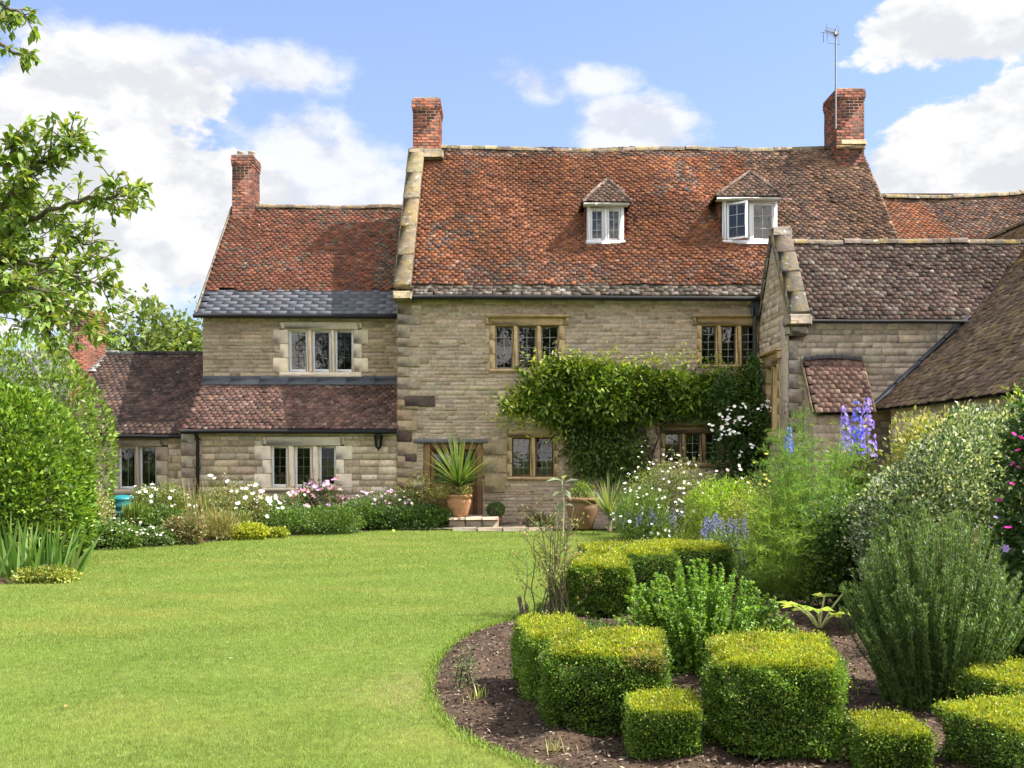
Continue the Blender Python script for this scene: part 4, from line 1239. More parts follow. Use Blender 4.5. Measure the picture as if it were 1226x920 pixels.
def blob_points(blobs, n, inner=.35, rough=.16, seed=1, zmin=.01, fs=2.5):
    vol = np.array([(b[3] * b[4] * b[5]) ** (2 / 3) for b in blobs]); vol /= vol.sum()
    k = RNG.choice(len(blobs), n, p=vol); B = np.array(blobs, float)[k]
    d = rnd_unit(n); r = (inner + (1 - inner) * RNG.random(n) ** .45)
    ctr = B[:, :3]; rad = B[:, 3:6]
    m = 1 + rough * fbm(d * 1.0 + ctr * .7, fs, seed) + .5 * rough * fbm(d + ctr, fs * 3, seed + 1)
    p = ctr + d * rad * (r * m)[:, None]
    ok = p[:, 2] > zmin
    return p[ok], norm(d / rad)[ok]

def leafy(g, p, out, L, W, cols, weights=None, up=.3, rnd=.8, var=.2, clump=.25, seed=5, cs=3.0, fold=.18, curl=0., flat=.6):
    N = len(p)
    if N == 0: return
    d = norm(out * .7 + np.array([0, 0, up]) + RNG.normal(size=(N, 3)) * rnd * .6)
    nr = norm(out * (1 - flat) + np.array([0, 0, flat]) + RNG.normal(size=(N, 3)) * .45)
    c = palette(cols, N, var, weights) * (1 + clump * fbm(p, cs, seed))[:, None]
    s = RNG.uniform(.65, 1.25, N)
    g.leaves(p, d, nr, L * s, W * s, np.clip(c, .005, .9), fold, curl)

def flowers(g, p, size, cols, petals=5, out=None, var=.1, cup=.35):
    """open flowers of separate petals"""
    N = len(p)
    if N == 0: return
    f = norm((out if out is not None else np.zeros((N, 3))) * .6 + np.array([0, -.45, .75]) + RNG.normal(size=(N, 3)) * .35)
    a = norm(np.cross(f, np.array([.31, .2, .93]))); b = np.cross(f, a)
    c = palette(cols, N, var); s = size * RNG.uniform(.7, 1.2, N)
    for k in range(petals):
        t = 2 * math.pi * k / petals + RNG.random(N) * .3
        d = a * np.cos(t)[:, None] + b * np.sin(t)[:, None] + f * cup
        g.leaves(p, d, f, s * .5, s * .46, c, .05)

def stems_to(g, base, tips, r=.004, col=(.06, .09, .02), K=4, bow=.1):
    N = len(tips)
    if N == 0: return
    b = np.asarray(base, float); b = np.broadcast_to(b, (N, 3)) + np.concatenate([RNG.normal(size=(N, 2)) * .04, np.zeros((N, 1))], 1)
    t = np.linspace(0, 1, K)[None, :, None]
    P = b[:, None] * (1 - t) + tips[:, None] * t
    P[..., :2] += (np.sin(t[..., 0] * math.pi) * bow)[..., None] * (b - tips)[:, None, :2] * .8
    g.tubes(P, r, col, 3)

def shrub(name, label, cat, blobs, n, L, W, cols, mat=None, weights=None, fl=None, group=None, up=.3, inner=.3, rough=.18, flat=.6, clump=.25, rnd=.8, stems=14, var=.2, curl=0., cs=3., seed=None, stemcol=(.07, .06, .03), ftop=.0, fs=2.5):
    seed = seed if seed is not None else int(RNG.integers(1, 9999))
    bx = np.mean([b[0] for b in blobs]); by = np.mean([b[1] for b in blobs])
    P = Plant(name, label, cat, bx, by, group)
    g = Geo(); p, o = blob_points(blobs, n, inner, rough, seed, fs=fs)
    leafy(g, p, o, L, W, cols, weights, up, rnd, var, clump, seed, cs, .18, curl, flat)
    P.part('foliage', g, mat or M_LEAF)
    if stems:
        g = Geo(); k = RNG.choice(len(p), min(stems, len(p)), replace=False)
        stems_to(g, (bx, by, -.01), p[k], .006, stemcol); P.part('stems', g, M_BARK)
    if fl:
        for (nf, size, fc, pet) in fl:
            g = Geo(); q, oo = blob_points(blobs, nf * 3, .97, rough, seed)
            k = (oo[:, 2] > ftop - .45) & (oo[:, 1] < .55); q = q[k][:nf] + oo[k][:nf] * size * .4; flowers(g, q, size, fc, pet, oo[k][:nf])
            P.part('blossoms', g, M_PETAL, 'stuff' if nf > 100 else None)
    return P

GREEN = [(.055, .11, .018), (.075, .14, .022), (.04, .085, .015), (.10, .165, .03)]
DGREEN = [(.025, .055, .012), (.035, .075, .016), (.05, .095, .02)]
LIME = [(.20, .26, .025), (.25, .30, .03), (.15, .22, .025)]
SAGE = [(.12, .16, .07), (.16, .19, .10), (.09, .13, .05)]
WHITEF = [(.8, .8, .76), (.85, .83, .75)]

# ---------------------------------------------------------------- clipped box hedges
def box_hedge(label, boxes, n, leaf=.017, gold=.055, group='clipped box hedges edging the flower bed'):
    """boxes: (cx, cy, half x, half y, top, turn) clipped block of tiny leaves with golden new growth on top"""
    P = Plant('box_hedge', label, 'hedge', boxes[0][0], boxes[0][1], group)
    g = Geo(); tot = sum((b[2] * b[3] * 4 + b[4] * 4 * (b[2] + b[3])) for b in boxes); core = Geo()
    for bi, (cx, cy, hx, hy, top, a) in enumerate(boxes):
        ar = hx * hy * 4 + top * 4 * (hx + hy); m = int(n * ar / tot)
        A = np.array([[math.cos(a), math.sin(a), 0], [-math.sin(a), math.cos(a), 0], [0, 0, 1]])
        # rounded block as a superellipsoid
        d = rnd_unit(m * 2); d[:, 2] = np.abs(d[:, 2]) * np.where(RNG.random(m * 2) < .9, 1, -1)
        h = np.array([hx, hy, top * .62])
        q = d * h; e = 6.2 + 1.5 * RNG.random()
        # uniform over the faces rather than over the sphere
        f = RNG.random(m * 2); S = RNG.uniform(-1, 1, (m * 2, 3))
        wts = np.array([hx * hy * 4, 2 * hx * top * 2, 2 * hy * top * 2]); cw = np.cumsum(wts / wts.sum())
        face = np.searchsorted(cw, f)
        S[face == 0, 2] = 1; k = face == 1; S[k, 1] = np.sign(S[k, 1]); k = face == 2; S[k, 0] = np.sign(S[k, 0])
        nrm_ = np.sign(S) * np.abs(S) ** e
        r = 1 / (np.abs(S) ** e).sum(1) ** (1 / e)
        q = S * r[:, None]
        out = norm(nrm_)
        wob = 1 + .055 * fbm(q * h * 1.0 + bi * 3 + cx, 5, 3 + bi) + .06 * fbm(q * h + cy, 13, 13)
        p = q * np.array([hx, hy, top / 2]) * wob[:, None] + np.array([0, 0, top / 2])
        p = p - out * np.abs(RNG.normal(size=(len(p), 1))) * .024 + RNG.normal(size=p.shape) * .004
        k = p[:, 2] > .015; p = p[k]; out = out[k]
        # sprigs that grew out since the last clipping
        N = len(p); sp = RNG.random(N) < .07; p[sp] += out[sp] * RNG.uniform(.008, .035, (sp.sum(), 1))
        pw = p @ A + np.array([cx, cy, 0]); ow = out @ A
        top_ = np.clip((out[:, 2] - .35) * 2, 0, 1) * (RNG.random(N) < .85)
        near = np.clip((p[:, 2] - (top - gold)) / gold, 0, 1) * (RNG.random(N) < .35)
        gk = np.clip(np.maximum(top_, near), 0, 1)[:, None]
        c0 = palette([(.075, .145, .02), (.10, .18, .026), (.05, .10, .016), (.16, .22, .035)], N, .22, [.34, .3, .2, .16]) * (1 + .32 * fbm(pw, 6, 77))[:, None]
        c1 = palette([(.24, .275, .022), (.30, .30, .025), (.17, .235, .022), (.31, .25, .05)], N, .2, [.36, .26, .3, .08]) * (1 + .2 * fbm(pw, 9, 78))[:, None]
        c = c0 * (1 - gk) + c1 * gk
        k = (RNG.random(N) < .02) | ((fbm(pw, 5, 90) > .95) & (RNG.random(N) < .4)); c[k] = palette([(.30, .22, .10), (.24, .2, .08)], k.sum(), .2)
        dd = norm(ow * .9 + np.array([0, 0, .45]) + RNG.normal(size=(N, 3)) * .55)
        nr = norm(ow * .6 + np.array([0, 0, .5]) + RNG.normal(size=(N, 3)) * .5)
        s = leaf * RNG.uniform(.7, 1.25, N)
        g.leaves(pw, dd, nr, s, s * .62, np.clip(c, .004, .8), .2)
        # solid dark block added inside to keep daylight from shining through
        M_ = lambda Q, A=A, cx=cx, cy=cy: np.asarray(Q) @ A + np.array([cx, cy, 0])
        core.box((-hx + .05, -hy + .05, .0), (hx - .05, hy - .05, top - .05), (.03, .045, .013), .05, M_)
    # stray shoots the shears missed
    ns = int(n / 420); i = RNG.integers(0, len(pw), ns)
    for q in range(7):
        f = q / 6; b = pw[i] + norm(ow[i] + (0, 0, .7)) * (.055 * f); w = RNG.normal(size=(ns, 3)) * .004
        g.leaves(b + w, norm(ow[i] + RNG.normal(size=(ns, 3)) * .9 + (0, 0, .5)), rnd_unit(ns) + (0, 0, .6), leaf * .95, leaf * .6, palette([(.18, .24, .03), (.25, .28, .03), (.12, .19, .025)], ns, .15), .2)
    P.part('foliage', g, M_LEAF); P.part('dark_core', core, M_BARK)
    return P

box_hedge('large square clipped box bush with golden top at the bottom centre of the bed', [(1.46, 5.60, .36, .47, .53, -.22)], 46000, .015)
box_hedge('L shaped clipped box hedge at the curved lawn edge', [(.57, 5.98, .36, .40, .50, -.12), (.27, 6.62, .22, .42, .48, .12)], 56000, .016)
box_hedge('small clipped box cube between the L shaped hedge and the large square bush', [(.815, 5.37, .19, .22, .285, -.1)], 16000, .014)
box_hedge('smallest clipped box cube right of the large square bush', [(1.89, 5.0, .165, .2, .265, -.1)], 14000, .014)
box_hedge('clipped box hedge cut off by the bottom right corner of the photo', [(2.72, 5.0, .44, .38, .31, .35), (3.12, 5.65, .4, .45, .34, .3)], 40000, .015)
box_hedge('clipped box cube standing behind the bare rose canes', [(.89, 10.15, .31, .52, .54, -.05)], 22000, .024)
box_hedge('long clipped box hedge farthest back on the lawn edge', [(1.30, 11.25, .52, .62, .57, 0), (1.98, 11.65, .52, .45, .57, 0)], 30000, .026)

# ---------------------------------------------------------------- near right bed
# green bushy spiraea
def bushy(label, x, y, rx, ry, h, n, cols, L=.028, W=.014, name='leafy_shrub', cat='shrub', fl=None, nst=60, **kw):
    """many upright leafy shoots"""
    P = Plant(name, label, cat, x, y)
    ns = nst; a = RNG.uniform(0, 6.283, ns); rr = np.sqrt(RNG.random(ns))
    bx = x + np.cos(a) * rr * rx * .55; by = y + np.sin(a) * rr * ry * .55
    hh = h * (1 - .45 * rr ** 2) * RNG.uniform(.72, 1.06, ns)
    t = np.linspace(0, 1, 6)
    path = np.zeros((ns, 6, 3))
    path[..., 0] = bx[:, None] + (np.cos(a) * rr * rx * .5)[:, None] * t ** 1.4 + RNG.normal(size=(ns, 6)) * .008
    path[..., 1] = by[:, None] + (np.sin(a) * rr * ry * .5)[:, None] * t ** 1.4 + RNG.normal(size=(ns, 6)) * .008
    path[..., 2] = hh[:, None] * t
    g = Geo(); g.tubes(path, .0035, kw.get('stemcol', (.08, .10, .03)), 3); P.part('stems', g, M_BARK)
    k = RNG.integers(0, ns, n); tt = RNG.random(n) ** kw.get('bias', .75) * 5
    i = np.minimum(tt.astype(int), 4); f = (tt - i)[:, None]
    p = path[k, i] * (1 - f) + path[k, i + 1] * f
    b = RNG.uniform(0, 6.283, n); o = np.stack([np.cos(b), np.sin(b), np.full(n, kw.get('up', .6))], 1)
    c = palette(cols, n, .2, kw.get('weights')) * (1 + .2 * fbm(p, 5, 17))[:, None]
    s = RNG.uniform(.7, 1.25, n) * (1.12 - .35 * tt / 5)
    g = Geo(); g.leaves(p, norm(o + RNG.normal(size=(n, 3)) * .3), norm(np.array([0, 0, 1.]) + RNG.normal(size=(n, 3)) * .4), L * s, W * s, np.clip(c, .005, .9), .2)
    P.part('foliage', g, kw.get('mat', M_LEAF))
    if fl:
        nf, size, fc, pet = fl
        kk = RNG.choice(ns, min(nf, ns), replace=False); g = Geo()
        q = path[kk, 5] + RNG.normal(size=(len(kk), 3)) * .01
        flowers(g, q, size, fc, pet); P.part('blossoms', g, M_PETAL)
    return P
bushy('bright green leafy bush filling the space behind the L shaped box hedge', 1.37, 7.2, .62, .62, .80, 42000, [(.115, .225, .028), (.145, .265, .035), (.085, .175, .022), (.19, .29, .05)], .036, .02, nst=230)
# large dark upright rosemary
bushy('tall dark green rosemary bush of upright needle shoots at the right', 2.70, 6.35, .56, .56, 1.25, 135000, [(.085, .155, .038), (.11, .185, .045), (.15, .23, .065), (.06, .11, .028)], .036, .0065, name='rosemary_bush', nst=430, bias=.8, up=1.1, mat=M_LEAF, stemcol=(.07, .09, .035))
bushy('greyish lavender like bush with buff seed heads behind the rosemary', 3.55, 7.9, .5, .5, 1.12, 14000, [(.13, .15, .07), (.17, .17, .085), (.10, .12, .05), (.24, .2, .12)], .036, .008, name='seeding_shrub', nst=120, up=1.2, fl=(60, .03, [(.36, .26, .2), (.42, .34, .26)], 5))
# variegated shrub
vb = [(4.12, 9.6, .88, .72, .8, .90), (4.75, 9.9, .98, .7, .8, .95), (3.88, 9.4, .78, .55, .6, .74), (4.45, 9.8, 1.32, .52, .6, .72)]
shrub('variegated_shrub', 'rounded shrub with small silvery cream edged leaves in front of the barn', 'shrub', vb, 56000, .038, .024, [(.13, .18, .085), (.38, .42, .27), (.045, .085, .034), (.24, .29, .16), (.52, .54, .42)], weights=[.33, .15, .32, .13, .07], up=.5, inner=.55, clump=.3, cs=4)
shrub('golden_shrub', 'yellow green shrub rising in front of the barn roof edge', 'shrub', [(4.85, 11.4, 1.5, .6, .5, .6), (5.6, 11.2, 1.5, .5, .5, .65), (5.3, 11.5, 1.2, .8, .5, .85)], 12000, .06, .034, [(.20, .22, .05), (.28, .28, .08), (.14, .17, .04), (.36, .34, .15)], up=.8, inner=.4, rough=.3)
shrub('leafy_climber', 'bright green climber at the right edge in front of the barn roof', 'climber', [(6.35, 11.8, 2.0, .5, .5, .55), (6.2, 11.6, 1.4, .5, .5, .9), (5.95, 11.4, 2.0, .25, .3, .3)], 5200, .07, .04, LIME + GREEN, up=.6, inner=.3, rough=.3)
# magenta flowered plant at the right edge
P = Plant('magenta_clematis', 'dark leaved clematis with magenta flowers on a cane at the right edge', 'climber', 3.42, 6.7)
bl = [(3.45, 6.7, 1.35, .17, .2, .55), (3.5, 6.7, .7, .22, .24, .6), (3.55, 6.8, 1.7, .14, .16, .35)]
g = Geo(); p, o = blob_points(bl, 5200, .2, .25, 8); leafy(g, p, o, .05, .03, DGREEN + [(.06, .1, .025)], None, -.1); P.part('foliage', g, M_LEAF)
g = Geo(); fp = np.array([(XU(u, 6.45), 6.45 + RNG.normal() * .06, ZV(v, 6.45)) for u, v in ((1208, 633), (1218, 560), (1203, 556), (1211, 580), (1222, 525), (1206, 600), (1214, 540), (1223, 600), (1219, 520))])
flowers(g, fp, .055, [(.36, .02, .18), (.42, .03, .24), (.28, .015, .13)], 7); 
fp2 = np.array([(XU(u, 6.4), 6.4, ZV(v, 6.4)) for u, v in ((1185, 632), (1204, 657), (1192, 620))]); flowers(g, fp2, .05, [(.28, .2, .42)], 6)
P.part('blossoms', g, M_PETAL)
g = Geo(); g.tubes([[(3.47, 6.72, 0), (3.46, 6.72, 1.0), (3.5, 6.74, 2.05)]], .008, (.2, .14, .07), 6); g.tubes([[(3.44, 6.7, 0), (3.5, 6.66, .6), (3.43, 6.7, 1.2), (3.5, 6.72, 1.8)]], .006, (.1, .07, .04), 5); P.part('stems', g, M_BARK)

# fennel
def fennel(label, x, y, h, r, ns, cols, y_flat=0, fil=(.05, .11), w=.0042, per=26):
    P = Plant('fennel', label, 'herb', x, y)
    st = Geo(); fo = Geo(); top = []
    a = RNG.uniform(0, 6.283, ns); rr = np.sqrt(RNG.random(ns)); hh = h * RNG.uniform(.66, 1.0, ns) * (1 - .42 * rr ** 2)
    t = np.linspace(0, 1, 8)
    path = np.stack([x + np.outer(np.cos(a) * rr * r * .3, np.ones(8)) + np.outer(np.cos(a) * rr * r * .6, t ** 1.3), y + np.outer(np.sin(a) * rr * r * .3, np.ones(8)) + np.outer(np.sin(a) * rr * r * .6, t ** 1.3), np.outer(hh, t)], 2)
    st.tubes(path, np.linspace(.008, .003, 8)[None].repeat(ns, 0), (.12, .18, .04), 4)
    fr = []
    for k in range(ns):
        m = int(per * hh[k] / h) + 6
        for q in range(m):
            tt = RNG.uniform(.12, 1) * 7; i = min(int(tt), 6); b = path[k, i] * (1 - tt + i) + path[k, i + 1] * (tt - i)
            an = RNG.uniform(0, 6.283); L = RNG.uniform(.16, .38) * (1.15 - .55 * tt / 7)
            d = np.array([math.cos(an), math.sin(an), RNG.uniform(.3, 1.1)]); d /= np.linalg.norm(d)
            fr.append((b, d, L))
    B = np.array([f[0] for f in fr]); D = np.array([f[1] for f in fr]); L = np.array([f[2] for f in fr]); N = len(B)
    tt = np.linspace(0, 1, 5)
    rp = B[:, None] + D[:, None] * (L[:, None] * tt)[..., None]; rp[..., 2] -= (L[:, None] * .35) * tt ** 2
    st.tubes(rp, .0018, (.12, .2, .045), 3)
    for rep in range(17):
        q = RNG.random(N) ** .8 * 4; i = np.minimum(q.astype(int), 3); f = (q - i)[:, None]
        p = rp[np.arange(N), i] * (1 - f) + rp[np.arange(N), i + 1] * f
        d = norm(D * .8 + RNG.normal(size=(N, 3)) * .75)
        c = palette(cols, N, .18) * (1 + .22 * fbm(p, 2.5, 31))[:, None]
        fo.leaves(p, d, rnd_unit(N), RNG.uniform(*fil, N), w, np.clip(c, .01, .9), 0)
    P.part('stems', st, M_LEAF_SOFT); P.part('fronds', fo, M_LEAF_SOFT)
    return P
FEN = [(.11, .21, .05), (.15, .26, .06), (.20, .28, .055), (.085, .17, .045)]
fennel('tall feathery green fennel rising before the gabled wing', 3.28, 11.0, 2.3, .78, 54, FEN, w=.0055)
fennel('lower yellowish feathery fennel beside the tall one', 2.85, 10.6, 1.35, .62, 32, [(.16, .24, .04), (.21, .27, .045), (.11, .2, .045)], w=.0055)
# lobed yellow green plant
P = Plant('lobed_leaf_plant', 'low plant with broad yellow green lobed leaves on bare mulch', 'plant', 2.78, 9.0)
g = Geo(); st = Geo()
for k in range(8):
    a = k * .82 + .3; Lp = RNG.uniform(.16, .27); d = np.array([math.cos(a), math.sin(a) * .9, .8 + .5 * RNG.random()])
    b = np.array([2.78, 9.0, .02]); tip = b + d * Lp
    st.tubes([[b, b + d * Lp * .5 + (0, 0, .03), tip]], .009, (.32, .34, .16), 5)
    for j in range(5):
        aa = a + (j - 2) * .55; ll = .20 if j == 2 else .15
        dd = np.array([[math.cos(aa), math.sin(aa), .12 + RNG.normal() * .08]])
        g.leaves(tip[None], dd, np.array([[RNG.normal() * .15, -.15, 1.0]]), ll, .095, palette([(.26, .33, .04), (.32, .36, .05), (.2, .28, .035)], 1, .1), .12, .12)
P.part('foliage', g, M_LEAF_SOFT); P.part('stems', st, M_LEAF_SOFT)

# bare rose canes
P = Plant('bare_rose', 'sparse tall rose canes with few leaves at the lawn edge', 'rose', .42, 9.75)
g = Geo(); lf = Geo(); ns = 24
for k in range(ns):
    a = RNG.uniform(0, 6.283); sp = RNG.uniform(.05, .42); h = RNG.uniform(.45, 1.25) * (1 - .3 * sp)
    t = np.linspace(0, 1, 7)[:, None]
    b = np.array([.42 + RNG.normal() * .10, 9.75 + RNG.normal() * .08, 0]); e = b + np.array([math.cos(a) * sp, math.sin(a) * sp, h])
    pa = b + (e - b) * t + np.concatenate([RNG.normal(size=(7, 2)) * .018, np.zeros((7, 1))], 1); pa[0] = b
    g.tubes(pa, np.linspace(.008, .003, 7)[None], palette([(.20, .16, .09), (.15, .18, .06), (.22, .2, .1), (.12, .13, .05)], 1, .15)[0], 5)
    for j in range(RNG.integers(4, 9)):
        i = RNG.integers(2, 6); aa = RNG.uniform(0, 6.283); L = RNG.uniform(.06, .2)
        q = pa[i]; r_ = q + np.array([math.cos(aa) * L, math.sin(aa) * L, L * .9])
        g.tubes([[q, (q + r_) / 2 + (0, 0, -.01), r_]], .003, (.16, .15, .07), 4)
        m = 5; pp = r_ + RNG.normal(size=(m, 3)) * .025; lf.leaves(pp, rnd_unit(m), rnd_unit(m) + (0, 0, 1), .035, .02, palette([(.13, .18, .04), (.2, .2, .06), (.26, .17, .07)], m, .2))
P.part('canes', g, M_BARK); P.part('foliage', lf, M_LEAF)
P = Plant('cut_stump', 'short sawn stump poking from the mulch at the bed tip', 'stump', XU(625, 9.9), 9.9)
g = Geo(); sx = XU(625, 9.9); g.tubes([[(sx, 9.9, 0), (sx - .01, 9.9, .1), (sx - .03, 9.9, .19)], [(sx + .02, 9.88, 0), (sx + .05, 9.88, .08), (sx + .04, 9.87, .12)]], .022, (.16, .12, .09), 7); P.part('wood', g, M_BARK)
# grass tuft and seedlings on the mulch
def tuft(name, label, x, y, n, L, w, cols, cat='plant', spread=.5, droop=.25, r=.04, K=4, mat=None):
    P = Plant(name, label, cat, x, y)
    a = RNG.uniform(0, 6.283, n); b = np.stack([x + RNG.normal(size=n) * r, y + RNG.normal(size=n) * r, np.zeros(n)], 1)
    s = np.abs(RNG.normal(size=n)) * spread
    d = np.stack([np.cos(a) * s, np.sin(a) * s, np.ones(n)], 1)
    g = Geo(); g.blades(b, d, RNG.uniform(L * .5, L * 1.1, n), w, droop, palette(cols, n, .15), K=K)
    P.part('foliage', g, mat or M_LEAF)
    return P
tuft('bulb_foliage', 'pale yellowing tuft of bulb leaves in the mulch', XU(572, 6.5), 6.4, 22, .17, .009, [(.26, .29, .07), (.34, .34, .12), (.16, .22, .05)], spread=.25)
shrub('seedling', 'wispy young plant sprouting beside the yellowing tuft', 'plant', [(XU(556, 6.7), 6.8, .12, .09, .09, .16)], 260, .03, .012, SAGE, inner=.1, stems=8)
tuft('weed_tuft', 'little grass tuft at the foot of the L shaped box hedge', XU(665, 5.35), 5.35, 26, .13, .005, [(.2, .24, .06), (.3, .28, .12)], spread=.7)

for (x_, y_, lb, cl, nn, L_, W_) in ((2.15, 7.7, 'low green weeds on the mulch left of the rosemary', GREEN, 700, .04, .02), (2.2, 8.55, 'small leafy seedling patch in front of the lobed leaf plant', LIME + GREEN, 600, .05, .025), (1.75, 8.6, 'grey green ground cover between the spiraea and the lobed leaf plant', SAGE, 900, .035, .018), (2.05, 6.6, 'tiny pale weed at the foot of the rosemary', LIME, 260, .03, .016), (.62, 8.6, 'low green tuft between the two rows of box hedge', GREEN, 700, .04, .02), (3.5, 8.8, 'dark ground cover right of the lobed leaf plant', DGREEN + GREEN, 1500, .045, .022)):
    shrub('ground_cover', lb, 'plant', [(x_, y_, .06, .26, .2, .12), (x_ + .15, y_ + .1, .05, .18, .15, .1)], nn, L_, W_, cl, inner=.1, rough=.4, stems=6)
# ---------------------------------------------------------------- right border towards the house
def delphinium(label, x, y, zt, cols, lean=0.0, hs=.68, r=.075):
    P = Plant('delphinium', label, 'flower', x, y)
    g = Geo(); b = np.array([x, y, 0]); e = np.array([x + lean, y, zt])
    g.tubes([[b, b * .5 + e * .5 - (lean * .15, 0, 0), e]], .008, (.1, .16, .05), 5); P.part('stem', g, M_LEAF_SOFT)
    n = 95; t = RNG.random(n); ax = (e - b) / zt
    hh = zt - hs + t * hs; rr = r * (1.05 - .75 * t ** 1.6); a = RNG.uniform(0, 6.283, n)
    p = b + ax * hh[:, None] + np.stack([np.cos(a) * rr, np.sin(a) * rr, 0 * a], 1)
    o = np.stack([np.cos(a), np.sin(a), 0 * a + .2], 1)
    g = Geo(); f = norm(o); A = norm(np.cross(f, (0, 0, 1.0))); B = np.cross(f, A); c = palette(cols, n, .15); s = .058 * (1.1 - .5 * t)
    for k in range(5):
        q = 2 * math.pi * k / 5
        g.leaves(p, A * math.cos(q) + B * math.sin(q) + f * .35, f, s * .6, s * .5, c, .05)
    g.leaves(p, f, A, s * .3, s * .25, palette([(.7, .68, .7)], n, .1), .1)
    P.part('blossoms', g, M_PETAL)
    g = Geo(); bl = [(x, y, .6, .22, .22, .6)]; p, o = blob_points(bl, 700, .2, .2, 3); leafy(g, p, o, .09, .05, GREEN, None, .3); P.part('foliage', g, M_LEAF)
BLUEP = [(.16, .18, .62), (.20, .22, .68), (.13, .14, .55)]; LILAC = [(.38, .27, .66), (.44, .33, .70), (.32, .24, .62)]
delphinium('leaning lilac delphinium spike, leftmost of the three beside the lean-to', 4.18, 12.0, ZV(487, 12), LILAC, -.18, .52, .06)
delphinium('deep blue delphinium spike in the middle of the three', 4.20, 12.0, ZV(479, 12), BLUEP, -.05, .66)
delphinium('fat lilac delphinium spike, rightmost of the three', 4.32, 12.1, ZV(477, 12.1), LILAC, 0.0, .70, .095)
delphinium('pale blue delphinium half hidden in the tall fennel', 3.2, 11.5, ZV(512, 11.5), [(.22, .27, .6), (.28, .33, .62)], 0, .3, .04)
def place(u0, u1, v0, Y): return (XU((u0 + u1) / 2, Y), Y, ZV(v0, Y), (u1 - u0) / 2 * Y / FPX)
def bed_shrub(name, label, u0, u1, v0, Y, n, L, W, cols, cat='plant', ry=None, **kw):
    kw.setdefault('rough', .34); kw.setdefault('inner', .2); kw.setdefault('rnd', 1.0); kw.setdefault('fs', 3.6); kw.setdefault('stems', 26)
    x, y, zt, rx = place(u0, u1, v0, Y); ry = ry or rx * .8
    return shrub(name, label, cat, [(x, y, zt * .45, rx * 1.05, ry, zt * .56), (x - rx * .5, y - ry * .2, zt * .42, rx * .62, ry * .6, zt * .5), (x + rx * .5, y - ry * .1, zt * .45, rx * .6, ry * .6, zt * .55)], int(n * 1.6), L, W, cols, **kw)
bed_shrub('bright_border_plant', 'fresh green leafy plant below the delphiniums', 985, 1050, 545, 11.6, 3400, .07, .035, [(.13, .21, .03), (.17, .25, .04), (.09, .16, .025)])
bed_shrub('dark_border_plant', 'dark leafy mound between fennel and variegated shrub', 960, 1050, 590, 10.3, 3400, .05, .03, DGREEN + GREEN)
bed_shrub('euphorbia', 'bright lime green euphorbia mound in the middle of the right border', 822, 905, 573, 16.4, 6500, .05, .018, [(.19, .28, .022), (.24, .32, .03), (.15, .24, .02), (.11, .19, .02)], up=.6, rough=.22, inner=.4)
bed_shrub('lady_mantle', 'yellow green frothy lady\'s mantle mound in front of the lime euphorbia', 862, 938, 592, 14.2, 6000, .035, .028, [(.22, .27, .05), (.30, .31, .07), (.13, .19, .035)], rough=.25)
bed_shrub('yarrow', 'flat headed yellow yarrow beside the white climbing rose', 885, 950, 568, 17.2, 2600, .06, .02, GREEN + SAGE, fl=[(46, .09, [(.45, .42, .07), (.36, .36, .08)], 6)], ftop=.5)
bed_shrub('white_phlox', 'tall loose shrub of white flowers and buff tips by the lower right window', 752, 842, 548, 19.0, 5600, .055, .022, [(.11, .16, .04), (.16, .2, .06), (.22, .22, .09), (.08, .12, .03)], fl=[(130, .066, WHITEF + [(.66, .66, .5)], 5)], rough=.35, inner=.25, rnd=1.1, stems=40)
bed_shrub('foxglove_patch', 'pinkish white flower spikes at the foot of the white climbing rose', 856, 895, 562, 18.5, 1400, .06, .03, GREEN, fl=[(48, .07, [(.62, .46, .44), (.7, .6, .56)], 5)])
bed_shrub('strappy_patch', 'low mixed greenery with pale flowers left of the lime euphorbia', 735, 800, 585, 18.2, 3400, .09, .014, [(.10, .17, .03), (.15, .21, .05), (.07, .12, .03)], up=1.2, fl=[(34, .07, WHITEF, 5)], rough=.3)
def salvia(label, u0, u1, v0, v1, Y, n, cols=[(.20, .19, .44), (.26, .25, .5), (.16, .16, .38)], name='blue_salvia'):
    x, y, zt, rx = place(u0, u1, v0, Y); P = Plant(name, label, 'flower', x, y)
    a = RNG.uniform(-1, 1, n); tips = np.stack([x + a * rx, y + RNG.normal(size=n) * rx * .4, zt * RNG.uniform(.6, 1.0, n)], 1)
    g = Geo(); stems_to(g, (x, y, 0), tips, .0035, (.1, .14, .05)); P.part('stems', g, M_LEAF_SOFT)
    g = Geo(); m = 26
    pp = np.repeat(tips, m, 0); k = np.tile(np.linspace(0, 1, m), n)
    pp = pp + np.stack([RNG.normal(size=n * m) * .018, RNG.normal(size=n * m) * .018, -k * .17], 1)
    g.leaves(pp, rnd_unit(n * m) + (0, 0, .3), rnd_unit(n * m), .026, .018, palette(cols, n * m, .2)); P.part('blossoms', g, M_PETAL)
    g = Geo(); p, o = blob_points([(x, y, zt * .3, rx * 1.05, rx * .7, zt * .42)], int(900 * rx * zt / .3) + 500, .2, .25, 6); leafy(g, p, o, .06, .02, SAGE + GREEN, None, .5); P.part('foliage', g, M_LEAF)
salvia('clump of hazy blue flower spikes behind the long box hedge', 842, 892, 614, 660, 13.4, 30)
salvia('few blue flower spikes lower down beside the fennel', 852, 892, 655, 700, 12.3, 12)
salvia('blue agapanthus heads in the grassy clump near the stone wall', 745, 812, 606, 640, 18.0, 26, name='blue_flower_clump')
